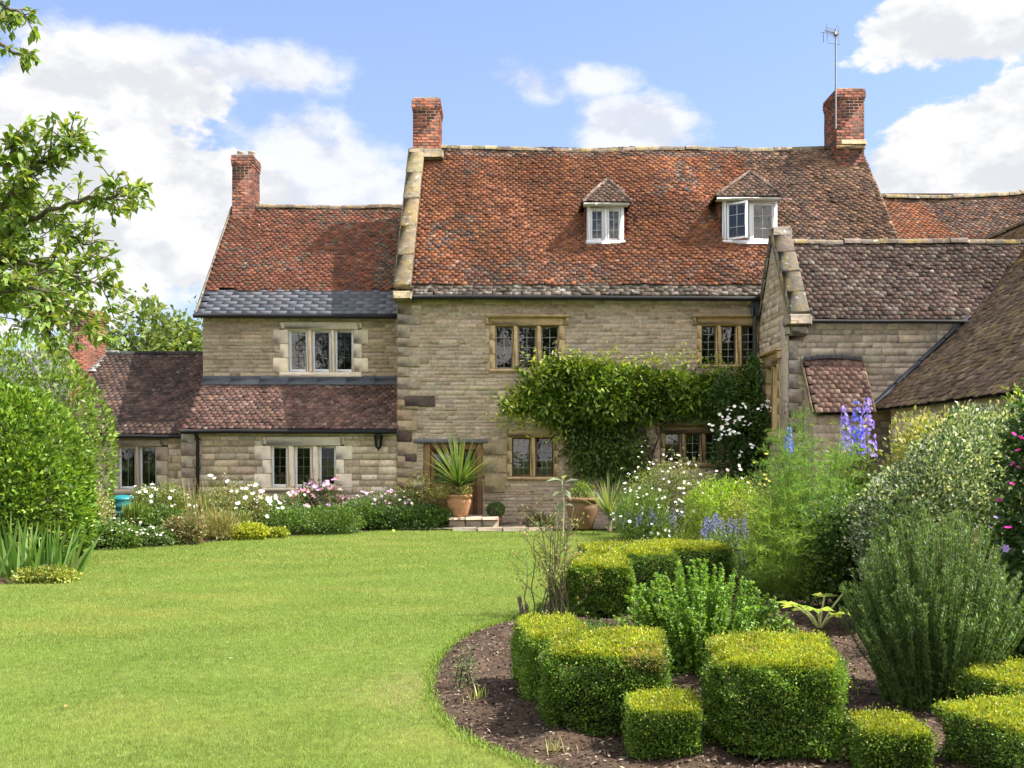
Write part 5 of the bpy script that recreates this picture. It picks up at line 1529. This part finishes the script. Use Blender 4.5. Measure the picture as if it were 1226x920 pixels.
for (u0, u1, v0, Y, n, cl, lb) in ((890, 985, 640, 11.9, 4200, GREEN, 'green undergrowth mound at the foot of the tall fennel'), (840, 900, 640, 12.9, 2200, GREEN + SAGE, 'sage green mound under the blue flower spikes'), (1050, 1110, 600, 9.0, 2400, SAGE + GREEN, 'grey green mound left of the seeding shrub'), (1130, 1226, 610, 8.9, 5200, DGREEN, 'dark leafy mass behind the magenta clematis')):
    bed_shrub('border_mound', lb, u0, u1, v0, Y, n, .055, .024, cl)
bed_shrub('dark_shrub', 'dark shrub beneath the magenta flowers at the right edge', 1175, 1290, 690, 6.9, 7000, .04, .02, DGREEN, ry=.35)

# ---------------------------------------------------------------- climbers on the house front
P = Plant('wisteria', 'green wisteria trained across the farmhouse front above the ground floor windows', 'climber', 3.4, 22.3)
g = Geo()
Yv = 22.0
vb = []
for u, v, ru, rv, dy in ((632, 478, 20, 16, .28), (648, 462, 24, 20, .36), (672, 450, 26, 20, .44), (664, 482, 28, 18, .4), (694, 446, 22, 16, .45), (712, 462, 28, 22, .5), (698, 488, 26, 16, .42), (738, 452, 24, 16, .46), (752, 474, 30, 20, .46), (730, 492, 24, 14, .4), (772, 455, 22, 15, .42), (790, 470, 26, 18, .42), (772, 494, 22, 12, .32), (812, 458, 22, 14, .38), (832, 470, 24, 18, .36), (812, 488, 20, 10, .28), (856, 462, 20, 16, .32), (876, 472, 22, 22, .3), (898, 462, 16, 22, .26), (662, 500, 16, 9, .26), (612, 486, 10, 8, .2)):
    vb.append((XU(u, Yv), 22.44 - dy * .5, ZV(v, Yv), ru * Yv / FPX, dy, rv * Yv / FPX))
p, o = blob_points(vb, 17000, .3, .5, 55, fs=5)
k = p[:, 1] < 22.46; p = p[k]; o = o[k]
leafy(g, p, o, .16, .055, [(.09, .15, .02), (.14, .21, .026), (.055, .10, .016), (.21, .26, .035)], [.32, .26, .26, .16], -.1, .9, .18, .3, 4, 2.2, .2, .0, .7)
vb2 = [(XU(u, Yv), 22.36, ZV(v, Yv), ru * Yv / FPX, .20, rv * Yv / FPX) for u, v, ru, rv in ((715, 515, 40, 30), (745, 535, 36, 34), (700, 548, 24, 26), (690, 512, 24, 18), (735, 555, 40, 24), (820, 490, 60, 14), (885, 500, 36, 26), (895, 530, 24, 30))]
p, o = blob_points(vb2, 8500, .2, .45, 56, fs=4); k = p[:, 1] < 22.47; p = p[k]; o = o[k]
leafy(g, p, o, .13, .05, [(.075, .12, .022), (.10, .15, .028), (.05, .085, .018)], None, -.5, .8, .2, .25, 4, 2, .2)
# whippy new shoots
q = np.array([(XU(u, 21.9), 21.95, ZV(v, 21.9)) for u, v in ((655, 440), (675, 428), (690, 432), (640, 448), (720, 430), (760, 440), (800, 438), (815, 424), (850, 436), (625, 470), (618, 485), (600, 500), (640, 430), (608, 478), (612, 505), (630, 508), (665, 520), (735, 425), (780, 432), (705, 436), (870, 440))])
for s in q:
    m = 46; p = s + RNG.normal(size=(m, 3)) * (.16, .10, .11); g.leaves(p, rnd_unit(m) + (0, -.2, .1), rnd_unit(m) + (0, -.3, 1), RNG.uniform(.08, .16, m), .045, palette([(.2, .25, .035), (.25, .28, .04), (.15, .2, .03)], m, .15))
P.part('foliage', g, M_LEAF)
g = Geo()
bk_ = (.11, .085, .06)
for pa, r in (([(3.05, 22.42, 0), (3.0, 22.40, .7), (3.12, 22.38, 1.5), (2.9, 22.36, 2.3), (2.2, 22.36, 2.95), (1.2, 22.36, 3.2), (.3, 22.38, 3.1)], .05), ([(3.1, 22.4, 1.5), (3.5, 22.36, 2.5), (4.2, 22.36, 3.0), (5.0, 22.38, 3.1)], .035), ([(2.9, 22.36, 2.3), (2.1, 22.36, 2.4), (1.4, 22.37, 2.3)], .025)):
    g.tubes([pa], r, bk_, 7)
P.part('stems', g, M_BARK)
P = Plant('climbing_rose', 'white climbing rose in the corner of the farmhouse and gabled wing', 'rose', 5.15, 21.9)
Yr = 21.5
rb = [(XU(u, Yr), 21.75, ZV(v, Yr), ru * Yr / FPX, .38, rv * Yr / FPX) for u, v, ru, rv in ((895, 520, 36, 36), (905, 490, 22, 22), (880, 550, 32, 34), (915, 505, 22, 20), (870, 470, 18, 26), (905, 560, 24, 40), (905, 445, 10, 26))]
g = Geo(); p, o = blob_points(rb, 7600, .2, .3, 9); leafy(g, p, o, .075, .045, DGREEN + [(.07, .115, .025)], None, .1); P.part('foliage', g, M_LEAF)
g = Geo(); fp = []
for u, v in ((916, 485), (912, 489), (921, 481), (868, 505), (862, 499), (875, 490), (872, 517), (868, 512), (890, 503), (880, 521), (874, 500), (895, 508), (879, 504), (860, 528), (899, 535), (887, 548), (925, 492), (850, 511), (866, 522), (893, 487)):
    for j in range(4): fp.append((XU(u + RNG.normal() * 2.6, 21.3), 21.36 + RNG.normal() * .05, ZV(v + RNG.normal() * 2.2, 21.3)))
flowers(g, np.array(fp), .10, WHITEF, 7, cup=.6); P.part('blossoms', g, M_PETAL)
g = Geo(); g.tubes([[(5.2, 22.3, 0), (5.1, 22.1, .9), (5.25, 21.9, 1.8), (5.2, 22.0, 2.6)], [(5.15, 22.3, 0), (4.9, 22.0, 1.0), (4.8, 21.9, 1.7)]], .018, (.10, .08, .05), 6); P.part('stems', g, M_BARK)

# ---------------------------------------------------------------- terrace, steps, pots
st_ = thing('stone_step', 'low gravel topped stone step in front of the oak door', 'step', (-.8, 21.6, 0))
g = Geo()
xa_, xb_ = XU(537, 21.4), XU(597, 21.4)
for i in range(3):
    a = xa_ + (xb_ - xa_) * i / 3; b = xa_ + (xb_ - xa_) * (i + 1) / 3
    g.box((a + .004, 21.3, 0), (b - .004, 21.6, .20), palette([(.33, .26, .18)], 1, .1)[0], .02)
    g.box((a + .004, 21.26, .203), (b - .004, 21.68, .265), palette([(.38, .31, .22)], 1, .1)[0], .015)
g.box((xa_ + .01, 21.6, 0), (xb_ - .01, 22.46, .255), (.40, .34, .25), .01)
g.build('riser', M_ASHLAR, st_)
kb = thing('stone_kerb', 'low stone kerb edging the paving below the farmhouse window', 'kerb', (0, 21, 0))
g = Geo(); xa_, xb_ = XU(541, 20.9), XU(662, 20.9)
for i in range(4):
    a = xa_ + (xb_ - xa_) * i / 4; b = xa_ + (xb_ - xa_) * (i + 1) / 4
    g.box((a + .004, 20.75, -.02), (b - .004, 20.98, .085), palette([(.26, .21, .15), (.22, .18, .13)], 1, .1)[0], .02)
g.build('kerb_stones', M_ASHLAR, kb)
g = Geo(); g.poly([(-2.4, 20.98, .045), (2.4, 20.98, .045), (2.4, 22.5, .045), (-2.4, 22.5, .045)], (.36, .3, .22)); tag(g.build('paving', M_PATH), kind='structure')

def pot(name, label, x, y, z, r, h, mat=M_TERRA, col=(.46, .24, .13), cat='pot'):
    t = thing(name, label, cat, (x, y, z))
    g = Geo()
    g.lathe([(0, 0), (r * .60, 0), (r * .66, h * .04), (r * .80, h * .3), (r * .97, h * .62), (r * .98, h * .72), (r * .90, h * .84), (r * .92, h * .87), (r * 1.05, h * .90), (r * 1.07, h * .95), (r * 1.02, h), (r * .90, h), (r * .88, h * .9), (0, h * .88)], (x, y, z), col, 32)
    g.build('body', mat, t, True)
    g = Geo(); g.lathe([(0, h * .90), (r * .89, h * .895)], (x, y, z), (.05, .04, .03), 20); g.build('compost', M_SOIL_CHIP, t)
    return t
def cordyline(label, x, y, z, n, L, w, th=.25, cols=None, elev=.25):
    P = Plant('cordyline', label, 'plant', x, y, z=z)
    g = Geo(); g.tubes([[(x, y, z - .02), (x + .01, y, z + th)]], .045, (.2, .16, .11), 8); P.part('trunk', g, M_BARK)
    a = RNG.uniform(0, 6.283, n); e = np.arcsin(RNG.uniform(elev, 1, n)); d = np.stack([np.cos(a) * np.cos(e), np.sin(a) * np.cos(e), np.sin(e)], 1)
    b = np.stack([np.full(n, x), np.full(n, y), z + th * RNG.uniform(.6, 1.05, n)], 1) + d * .03
    g = Geo(); g.blades(b, d, L * RNG.uniform(.75, 1.1, n), w, .06 + .22 * (1 - d[:, 2]), palette(cols or [(.09, .15, .035), (.13, .19, .05), (.17, .21, .06), (.07, .12, .03)], n, .15), K=6, taper=1.0)
    P.part('foliage', g, M_LEAF_GLOSS)
    return P
PX, PY = XU(550, 21.52), 21.52
pot('terracotta_pot', 'round terracotta pot on the stone step before the door', PX, PY, .268, .27, .48)
cordyline('spiky cordyline fanning out of the terracotta pot by the door', PX, PY, .268 + .43, 140, 1.30, .05, .28)
shrub('trailing_plant', 'pale trailing plant spilling round the cordyline in the terracotta pot', 'plant', [(PX - .35, PY - .1, .82, .34, .22, .14), (PX + .1, PY - .2, .80, .2, .12, .14)], 700, .05, .025, [(.26, .28, .08), (.34, .33, .14), (.16, .2, .05)], stems=0, inner=.1)
pot('stoneware_pot', 'large dark weathered pot below the vine right of the window', XU(697, 20.9), 20.9, .05, .34, .66, M_TERRA, (.22, .125, .07))
shrub('potted_shrub', 'little green shrub growing in the dark weathered pot', 'plant', [(XU(697, 20.9), 20.9, .82, .26, .24, .22)], 600, .06, .03, LIME + GREEN, stems=0, inner=.1)
cordyline('second spiky cordyline standing on the ground beside the dark pot', XU(730, 19.9), 19.9, .1, 70, .95, .04, .32, [(.16, .2, .07), (.22, .25, .1), (.11, .16, .05)], .5)
# big grey leaved mullein
P = Plant('mullein', 'grey leaved plant with drooping broad leaves in front of the dark pot', 'plant', XU(672, 19.5), 19.5)
g = Geo(); x_ = XU(674, 19.5)
g.tubes([[(x_, 19.5, 0), (x_ + .02, 19.5, .6), (x_ - .02, 19.5, 1.12)]], .014, (.3, .32, .24), 6); P.part('stem', g, M_LEAF_SOFT)
g = Geo()
for (dx, dz, zz, L) in ((-1, .1, 1.1, .36), (1, .35, 1.05, .34), (-.8, -.3, .9, .3), (.5, -.6, .95, .3), (.1, .2, 1.12, .22), (-.2, -.5, .7, .26), (.4, .1, .6, .25)):
    g.leaves(np.array([[x_, 19.5, zz]]), np.array([[dx, -.3, dz]]), np.array([[0, -.3, 1.0]]), L, .13, palette([(.16, .21, .12), (.20, .25, .155)], 1, .08), .15, .15)
P.part('foliage', g, M_LEAF_SOFT)
BX = XU(594, 21.9)
pot('small_plant_pot', 'small brown pot on the paving beside the step', BX, 21.75, .05, .13, .22, col=(.2, .1, .06))
P = Plant('topiary_ball', 'small dark clipped ball growing in the small brown pot', 'topiary', BX, 21.75, z=.25)
g = Geo(); p, o = blob_points([(BX, 21.75, .40, .19, .19, .17)], 2400, .75, .04, 3); leafy(g, p, o, .03, .02, DGREEN, None, .3); P.part('foliage', g, M_LEAF)
for i, (u, lb) in enumerate(((640, 'small dark leaved plant on the paving under the window'), (655, 'tiny green plant beside the paving kerb'))):
    bed_shrub('potted_sprig', lb, u - 10, u + 10, 612 + 5 * i, 21.5, 300, .06, .03, DGREEN + [(.12, .06, .05)], stems=0)

# ---------------------------------------------------------------- left border
B = bed_shrub
B('pale_marjoram', 'pale yellow variegated mound with whitish flower spikes beside the big laurel', 70, 132, 592, 17.4, 4200, .055, .03, [(.24, .27, .09), (.34, .34, .16), (.16, .20, .06), (.42, .40, .24)], up=.7, fl=[(60, .07, [(.72, .66, .62), (.62, .54, .52)], 5)], ftop=.3)
B('hardy_geranium', 'low green mound with pinkish white flowers along the lawn edge', 92, 165, 626, 17.0, 3600, .05, .035, GREEN + [(.13, .19, .05)], fl=[(70, .05, [(.62, .5, .46), (.7, .62, .56)], 5)], ftop=.5)
B('yellow_flower_clump', 'yellow flowered clump at the left edge behind the iris leaves', -30, 18, 598, 15.0, 1800, .06, .03, GREEN, fl=[(50, .08, [(.6, .46, .03), (.66, .52, .06)], 6)])
B('mixed_border_plant', 'reddish green low border plants behind the iris clump', 15, 80, 618, 16.4, 3600, .055, .028, [(.10, .14, .035), (.16, .15, .06), (.2, .17, .08), (.07, .11, .03)], fl=[(20, .05, [(.5, .4, .38)], 5)])
B('white_valerian', 'tall white flowered shrub right of the teal water butt', 158, 222, 582, 18.8, 5600, .06, .025, [(.12, .17, .04), (.17, .21, .06), (.22, .24, .09), (.08, .12, .03)], fl=[(75, .085, WHITEF, 5)], rough=.32, inner=.25, stems=30)
B('strappy_lily', 'upright strappy green leaves in front of the teal water butt', 150, 172, 612, 18.0, 420, .28, .03, [(.13, .2, .04), (.17, .23, .05)], up=2.0, rnd=.4, rough=.3)
P = Plant('tall_grass', 'tall thin seeding grass against the downpipe', 'grass', XU(228, 18.8), 18.8)
n = 240; a = RNG.uniform(0, 6.283, n); g = Geo()
g.blades(np.stack([P.x + RNG.normal(size=n) * .22, 18.8 + RNG.normal(size=n) * .12, np.zeros(n)], 1), np.stack([np.cos(a) * .22, np.sin(a) * .22, np.ones(n)], 1), RNG.uniform(.5, 1.5, n), .018, .12, palette([(.17, .2, .05), (.25, .23, .09), (.12, .17, .035), (.3, .24, .12)], n, .2), K=4); P.part('foliage', g, M_LEAF)
B('buff_border_plant', 'buff and bronze foliage at the lawn edge below the tall grass', 195, 245, 620, 17.7, 2400, .06, .025, [(.22, .19, .09), (.16, .18, .06), (.3, .2, .13), (.12, .16, .04)])
B('white_rose_bush', 'loose white rose bush left of the lower casement window', 236, 325, 584, 20.0, 5600, .055, .03, [(.14, .18, .05), (.19, .22, .08), (.10, .14, .035), (.2, .16, .08)], fl=[(46, .13, WHITEF, 6)], rough=.38, inner=.15, stems=40)
B('wispy_border_plant', 'wispy green gold plant in front of the white rose bush', 255, 300, 612, 19.0, 2400, .07, .015, [(.17, .21, .05), (.22, .24, .08), (.12, .17, .04)], up=1.0, rough=.3)
B('alchemilla', 'bright yellow green alchemilla cushion at the lawn edge', 278, 318, 629, 18.7, 2400, .045, .035, [(.30, .33, .03), (.36, .37, .035), (.22, .27, .03)])
B('yellow_cushion', 'small yellow green cushion right of the larger alchemilla', 318, 345, 632, 19.1, 1000, .045, .03, [(.26, .29, .035), (.2, .24, .03)])
B('green_catmint', 'broad green leafy mound under the pink flowers', 318, 432, 606, 20.2, 7600, .05, .025, GREEN + [(.13, .19, .04)], up=.6, rough=.22)
B('pink_peony', 'pink and purple flowers in front of the lower casement window', 352, 410, 578, 21.4, 1800, .07, .035, DGREEN + [(.14, .06, .05)], fl=[(85, .12, [(.55, .24, .34), (.62, .36, .44), (.36, .1, .14), (.5, .3, .5)], 7)])
B('dark_low_hedge', 'dense dark green low shrub at the corner of the farmhouse', 428, 534, 604, 21.4, 9000, .05, .03, DGREEN + GREEN, ry=.55, rough=.3)
B('mauve_sage', 'mauve and pale flowers behind the dark green low shrub', 425, 500, 586, 22.0, 2400, .06, .02, GREEN + SAGE, ry=.3, up=1.0, fl=[(90, .085, [(.48, .28, .48), (.6, .44, .52), (.7, .62, .56)], 5)])
B('corner_wallflower', 'pale leafy plant against the dark quoin stones', 470, 530, 572, 22.2, 1200, .08, .03, [(.17, .19, .05), (.22, .22, .08)], ry=.2, inner=.1)
B('front_edge_plant', 'low grey green edging plant between the pink geranium and the buff foliage', 150, 205, 630, 17.4, 2200, .05, .025, SAGE + GREEN, fl=[(14, .05, WHITEF, 5)])
B('middle_bed_plant', 'fresh green leafy plant in front of the white valerian', 168, 225, 608, 18.1, 3200, .06, .03, GREEN + [(.15, .21, .05)], rough=.3)
B('pale_daisy_clump', 'pale daisy clump at the wall below the lower casement window', 300, 365, 592, 21.0, 3200, .06, .025, SAGE + GREEN, fl=[(36, .08, WHITEF, 6)], rough=.35, inner=.2, stems=30)
B('spent_foliage_clump', 'straw coloured fading clump between the alchemilla and the tall grass', 238, 282, 614, 18.6, 1800, .09, .014, [(.24, .22, .08), (.3, .25, .12), (.17, .2, .06)], up=1.2, rough=.3)
B('green_gap_filler', 'mid green mound between the pink flowers and the dark low shrub', 405, 450, 600, 21.2, 2400, .055, .03, GREEN, rough=.25)
# iris clump
P = Plant('iris_clump', 'clump of broad sword shaped iris leaves at the left lawn edge', 'plant', -5.95, 12.8)
n = 150; g = Geo(); x = RNG.uniform(-7.3, -5.6, n); y = 12.75 + RNG.normal(size=n) * .22
lean = RNG.normal(size=n) * .18 + np.clip((x + 6.15) * .6, -.1, .45)
d = np.stack([lean, RNG.normal(size=n) * .12, np.ones(n)], 1)
g.blades(np.stack([x, y, np.zeros(n)], 1), d, RNG.uniform(.5, .9, n), RNG.uniform(.035, .07, n), np.abs(lean) * .25 + .03, palette([(.09, .18, .03), (.125, .225, .04), (.06, .13, .02), (.20, .28, .09)], n, .15), K=6, side=np.stack([np.ones(n), RNG.normal(size=n) * .5, -lean], 1)); P.part('foliage', g, M_LEAF)
B('creeping_jenny', 'low yellow green ground cover at the foot of the iris leaves', 22, 86, 678, 12.45, 2600, .04, .026, [(.22, .26, .05), (.28, .28, .07), (.16, .2, .04)], rough=.3)
# teal water butt
wb_ = thing('water_butt', 'teal plastic water butt half hidden among flowers', 'water butt', (XU(146, 19.6), 19.6, 0))
g = Geo(); cx_ = XU(146, 19.6); tc = (.012, .17, .19)
pf = [(0, 0), (.20, 0), (.21, .02)]
for k in range(5): pf += [(.22 + .012 * k, .05 + .13 * k), (.226 + .012 * k, .10 + .13 * k), (.216 + .012 * k, .115 + .13 * k), (.216 + .012 * k, .16 + .13 * k)]
pf += [(.262, .72), (.25, .735)]
g.lathe(pf, (cx_, 19.6, 0), tc, 28); g.build('barrel', M_PLASTIC, wb_, True)
g = Geo(); g.lathe([(.27, .715), (.275, .74), (.26, .765), (.16, .80), (.05, .815), (0, .815)], (cx_, 19.6, 0), (.014, .19, .21), 28); g.build('lid', M_PLASTIC, wb_, True)
# ball left on the grass
bl_ = Geo(); bl_.lathe([(.0, 0)] + [(.034 * math.sin(math.pi * k / 10), .034 - .034 * math.cos(math.pi * k / 10)) for k in range(1, 10)] + [(0, .068)], (XU(471, 20.2), 20.2, .02), (.55, .62, .14), 16)
tag(bl_.build('tennis_ball', M_PETAL, smooth=True, loc=(XU(471, 20.2), 20.2, .02)), 'yellow green ball lying at the lawn edge by the dark shrub', 'ball')

# big laurels at the left
def laurel(name, label, blobs, n, cols, L=.12, W=.055):
    bx, by = blobs[0][0], blobs[0][1]; P = Plant(name, label, 'shrub', bx, by)
    g = Geo(); p, o = blob_points(blobs, n, .86, .035, 6, fs=5); leafy(g, p, o, L, W, cols, None, .35, .65, .2, .22, 3, 2.5, .15, .0, .5); P.part('foliage', g, M_LEAF_GLOSS)
    g = Geo()
    for b in blobs:
        for k in range(7):
            e = np.array([b[0], b[1], b[2]]) + rnd_unit(1)[0] * np.array(b[3:6]) * .8; e[2] = max(e[2], .4); g.tubes([[(b[0] + RNG.normal() * .1, b[1], 0), (b[0], b[1], e[2] * .5), e]], .025, (.1, .08, .05), 5)
    P.part('stems', g, M_BARK)
LAU = [(.095, .175, .02), (.14, .225, .026), (.05, .105, .015), (.19, .27, .04)]
laurel('laurel_bush', 'big rounded bright green laurel bush at the left', [(-7.25, 14.4, 1.1, 1.12, 1.0, 1.5), (-8.1, 14.6, 1.4, 1.15, 1.0, 1.55), (-7.0, 14.3, .75, .94, .9, 1.0)], 36000, LAU, .085, .05)
laurel('tall_hedge', 'yellow green hedge rising behind the laurel bush', [(-9.3, 18.8, 1.8, 1.4, 1.0, 2.1), (-10.7, 19.2, 2.0, 1.6, 1.0, 2.1), (-8.55, 18.9, 1.5, 1.0, .9, 1.75)], 15000, [(.12, .19, .03), (.17, .24, .04), (.09, .15, .025)], .11, .05)

# ================================================================== TREES
def far_tree(label, x, y, h, r, n, cols, name='tree', group=None, leaf=.3):
    P = Plant(name, label, 'tree', x, y, group)
    bl = [(x + RNG.normal() * r * .45, y + RNG.normal() * r * .4, h * .62 + RNG.normal() * h * .12, r * RNG.uniform(.4, .62), r * RNG.uniform(.4, .6), h * RNG.uniform(.16, .26)) for _ in range(9)]
    g = Geo(); p, o = blob_points(bl, n, .3, .3, int(RNG.integers(1, 999)), zmin=h * .2); leafy(g, p, o, leaf, leaf * .6, cols, None, .2, 1., .2, .25, 2, .8); P.part('crown', g, M_LEAF)
    g = Geo(); g.tubes([[(x, y, -.1), (x + .1, y, h * .3), (x - .05, y, h * .62)]], np.array([[r * .09, r * .07, r * .03]]), (.12, .1, .075), 8)
    for b in bl: g.tubes([[(x, y, h * .3), ((x + b[0]) / 2, (y + b[1]) / 2, b[2] * .75), (b[0], b[1], b[2])]], np.array([[r * .04, r * .03, r * .012]]), (.12, .1, .075), 5)
    P.part('trunk', g, M_BARK)
TG = [(.08, .12, .03), (.11, .15, .035), (.06, .095, .025), (.15, .18, .05)]
gB = 'trees beyond the outbuilding roofs'
far_tree('light green tree above the outbuilding roof left of the wing', XU(172, 46), 46, 9.3, 2.6, 5200, TG, group=gB)
far_tree('lower tree beside the light green one, against the wing gable', XU(226, 48), 48, 8.2, 2.0, 3200, TG, group=gB)
far_tree('tree glimpsed left of the neighbour chimney behind the laurel', XU(30, 50), 50, 6.2, 3.0, 3000, TG, group=gB)
far_tree('low tree top right beside the light green tree', XU(205, 52), 52, 8.3, 2.0, 2200, TG, group=gB)
# belt of trees behind the viewer: what the windows reflect
g = Geo()
for i in range(11):
    x = -30 + i * 6 + RNG.normal() * 1.2; y = -20 + RNG.normal() * 2.5; h = RNG.uniform(10, 15)
    bl = [(x + RNG.normal() * 1.6, y + RNG.normal() * 1.4, h * RNG.uniform(.35, .8), RNG.uniform(1.4, 2.6), 1.8, RNG.uniform(1.4, 2.4)) for _ in range(8)]
    p, o = blob_points(bl, 2600, .3, .3, i + 70); leafy(g, p, o, .46, .3, DGREEN)
    g.tubes([[(x, y, 0), (x, y, h * .6)]], .2, (.1, .08, .06), 6)
tag(g.build('woodland', M_LEAF), 'belt of trees facing the house, mirrored in its windows', 'woodland', kind='stuff')

# overhanging tree on the left
P = Plant('garden_tree', 'broad leaved garden tree whose branches reach in from the left', 'tree', -5.3, 6.2)
tk = Geo(); lf = Geo()
fork = np.array([-5.1, 6.15, 2.3])
tk.tubes([[(-5.3, 6.2, -.05), (-5.27, 6.2, .8), (-5.15, 6.15, 1.6), fork]], np.array([[.17, .13, .12, .11]]), (.15, .125, .10), 9)
def at(u, v, Y): return np.array([XU(u, Y), Y, ZV(v, Y)])
limbs = [
    ([fork, at(-60, 330, 6.1), at(20, 272, 6.0), at(80, 244, 5.9), at(150, 234, 5.8)], .03),
    ([fork, at(-80, 300, 5.8), at(10, 240, 5.6), at(50, 196, 5.6), at(88, 172, 5.6)], .026),
    ([fork, at(-70, 360, 5.9), at(10, 320, 5.8), at(70, 325, 5.7), at(122, 345, 5.6)], .026),
    ([fork, at(-60, 380, 6.3), at(30, 345, 6.2), at(70, 365, 6.1), at(104, 392, 6.0)], .024),
    ([fork, at(-120, 150, 6.3), at(-60, 60, 6.1), at(-10, 50, 5.9), at(34, 72, 5.8)], .05),
    ([fork, at(-150, 120, 6.0), at(-80, 20, 5.8), at(-15, 0, 5.7), at(28, 20, 5.7)], .04),
    ([fork, at(-50, 300, 6.6), at(30, 250, 6.7), at(75, 280, 6.7), at(112, 298, 6.7)], .026),
    ([fork, at(-70, 390, 5.6), at(-10, 352, 5.4), at(40, 345, 5.4), at(60, 400, 5.4)], .03),
    ([fork, at(-90, 280, 5.5), at(-20, 230, 5.4), at(10, 190, 5.3), at(26, 165, 5.3)], .03),
    ([fork, np.array([-5.6, 6.6, 3.6]), np.array([-6.4, 7.0, 4.6]), np.array([-7.2, 7.2, 5.2])], .06),
    ([fork, np.array([-5.9, 5.6, 3.4]), np.array([-6.9, 5.0, 4.0]), np.array([-7.8, 4.6, 4.2])], .06),
    ([fork, np.array([-5.3, 6.0, 3.8]), np.array([-5.5, 5.8, 5.0]), np.array([-5.7, 5.6, 6.2])], .06)]
def resample(pts, n):
    pts = np.array(pts); t = np.linspace(0, len(pts) - 1, n); i = np.minimum(t.astype(int), len(pts) - 2); f = t - i
    p0 = pts[np.maximum(i - 1, 0)]; p1 = pts[i]; p2 = pts[i + 1]; p3 = pts[np.minimum(i + 2, len(pts) - 1)]; f = f[:, None]
    return .5 * (2 * p1 + (p2 - p0) * f + (2 * p0 - 5 * p1 + 4 * p2 - p3) * f ** 2 + (3 * p1 - p0 - 3 * p2 + p3) * f ** 3)
LC = [(.11, .18, .03), (.145, .22, .036), (.08, .14, .024), (.18, .25, .05), (.23, .26, .07)]
for li, (pts, r) in enumerate(limbs):
    q = resample(pts, 26); q[1:-1] += RNG.normal(size=(24, 3)) * .012
    tk.tubes(q, np.linspace(r, .006, 26)[None], (.15, .125, .10), 6)
    short = .5 if li in (4, 5, 8) else 1.0
    for k in range((40 if short < 1 else 84) if li < 9 else 40):
        i = RNG.integers(7, 26) if k % 3 else RNG.integers(3, 14); b = q[i]; tdir = q[min(i + 1, 25)] - q[max(i - 1, 0)]; tdir /= np.linalg.norm(tdir) + 1e-9
        d = norm(tdir * .7 + RNG.normal(size=3) * .75 + np.array([0, 0, .12])); L = RNG.uniform(.08, .27) * short
        e = b + d * L; m_ = (b + e) / 2 + np.array([0, 0, .015])
        tk.tubes([[b, m_, e]], .0035, (.13, .11, .08), 4)
        m = RNG.integers(8, 15); t = RNG.uniform(.2, 1.05, m)[:, None]; p = b + (e - b) * t + RNG.normal(size=(m, 3)) * .008
        dd = norm(d * .6 + RNG.normal(size=(m, 3)) * .7 + np.array([0, 0, -.25]))
        lf.leaves(p, dd, norm(RNG.normal(size=(m, 3)) * .5 + np.array([0, 0, 1.])), RNG.uniform(.042, .08, m), RNG.uniform(.024, .04, m), palette(LC, m, .15), .14, .12)
P.part('trunk', tk, M_BARK); P.part('crown', lf, M_LEAF)
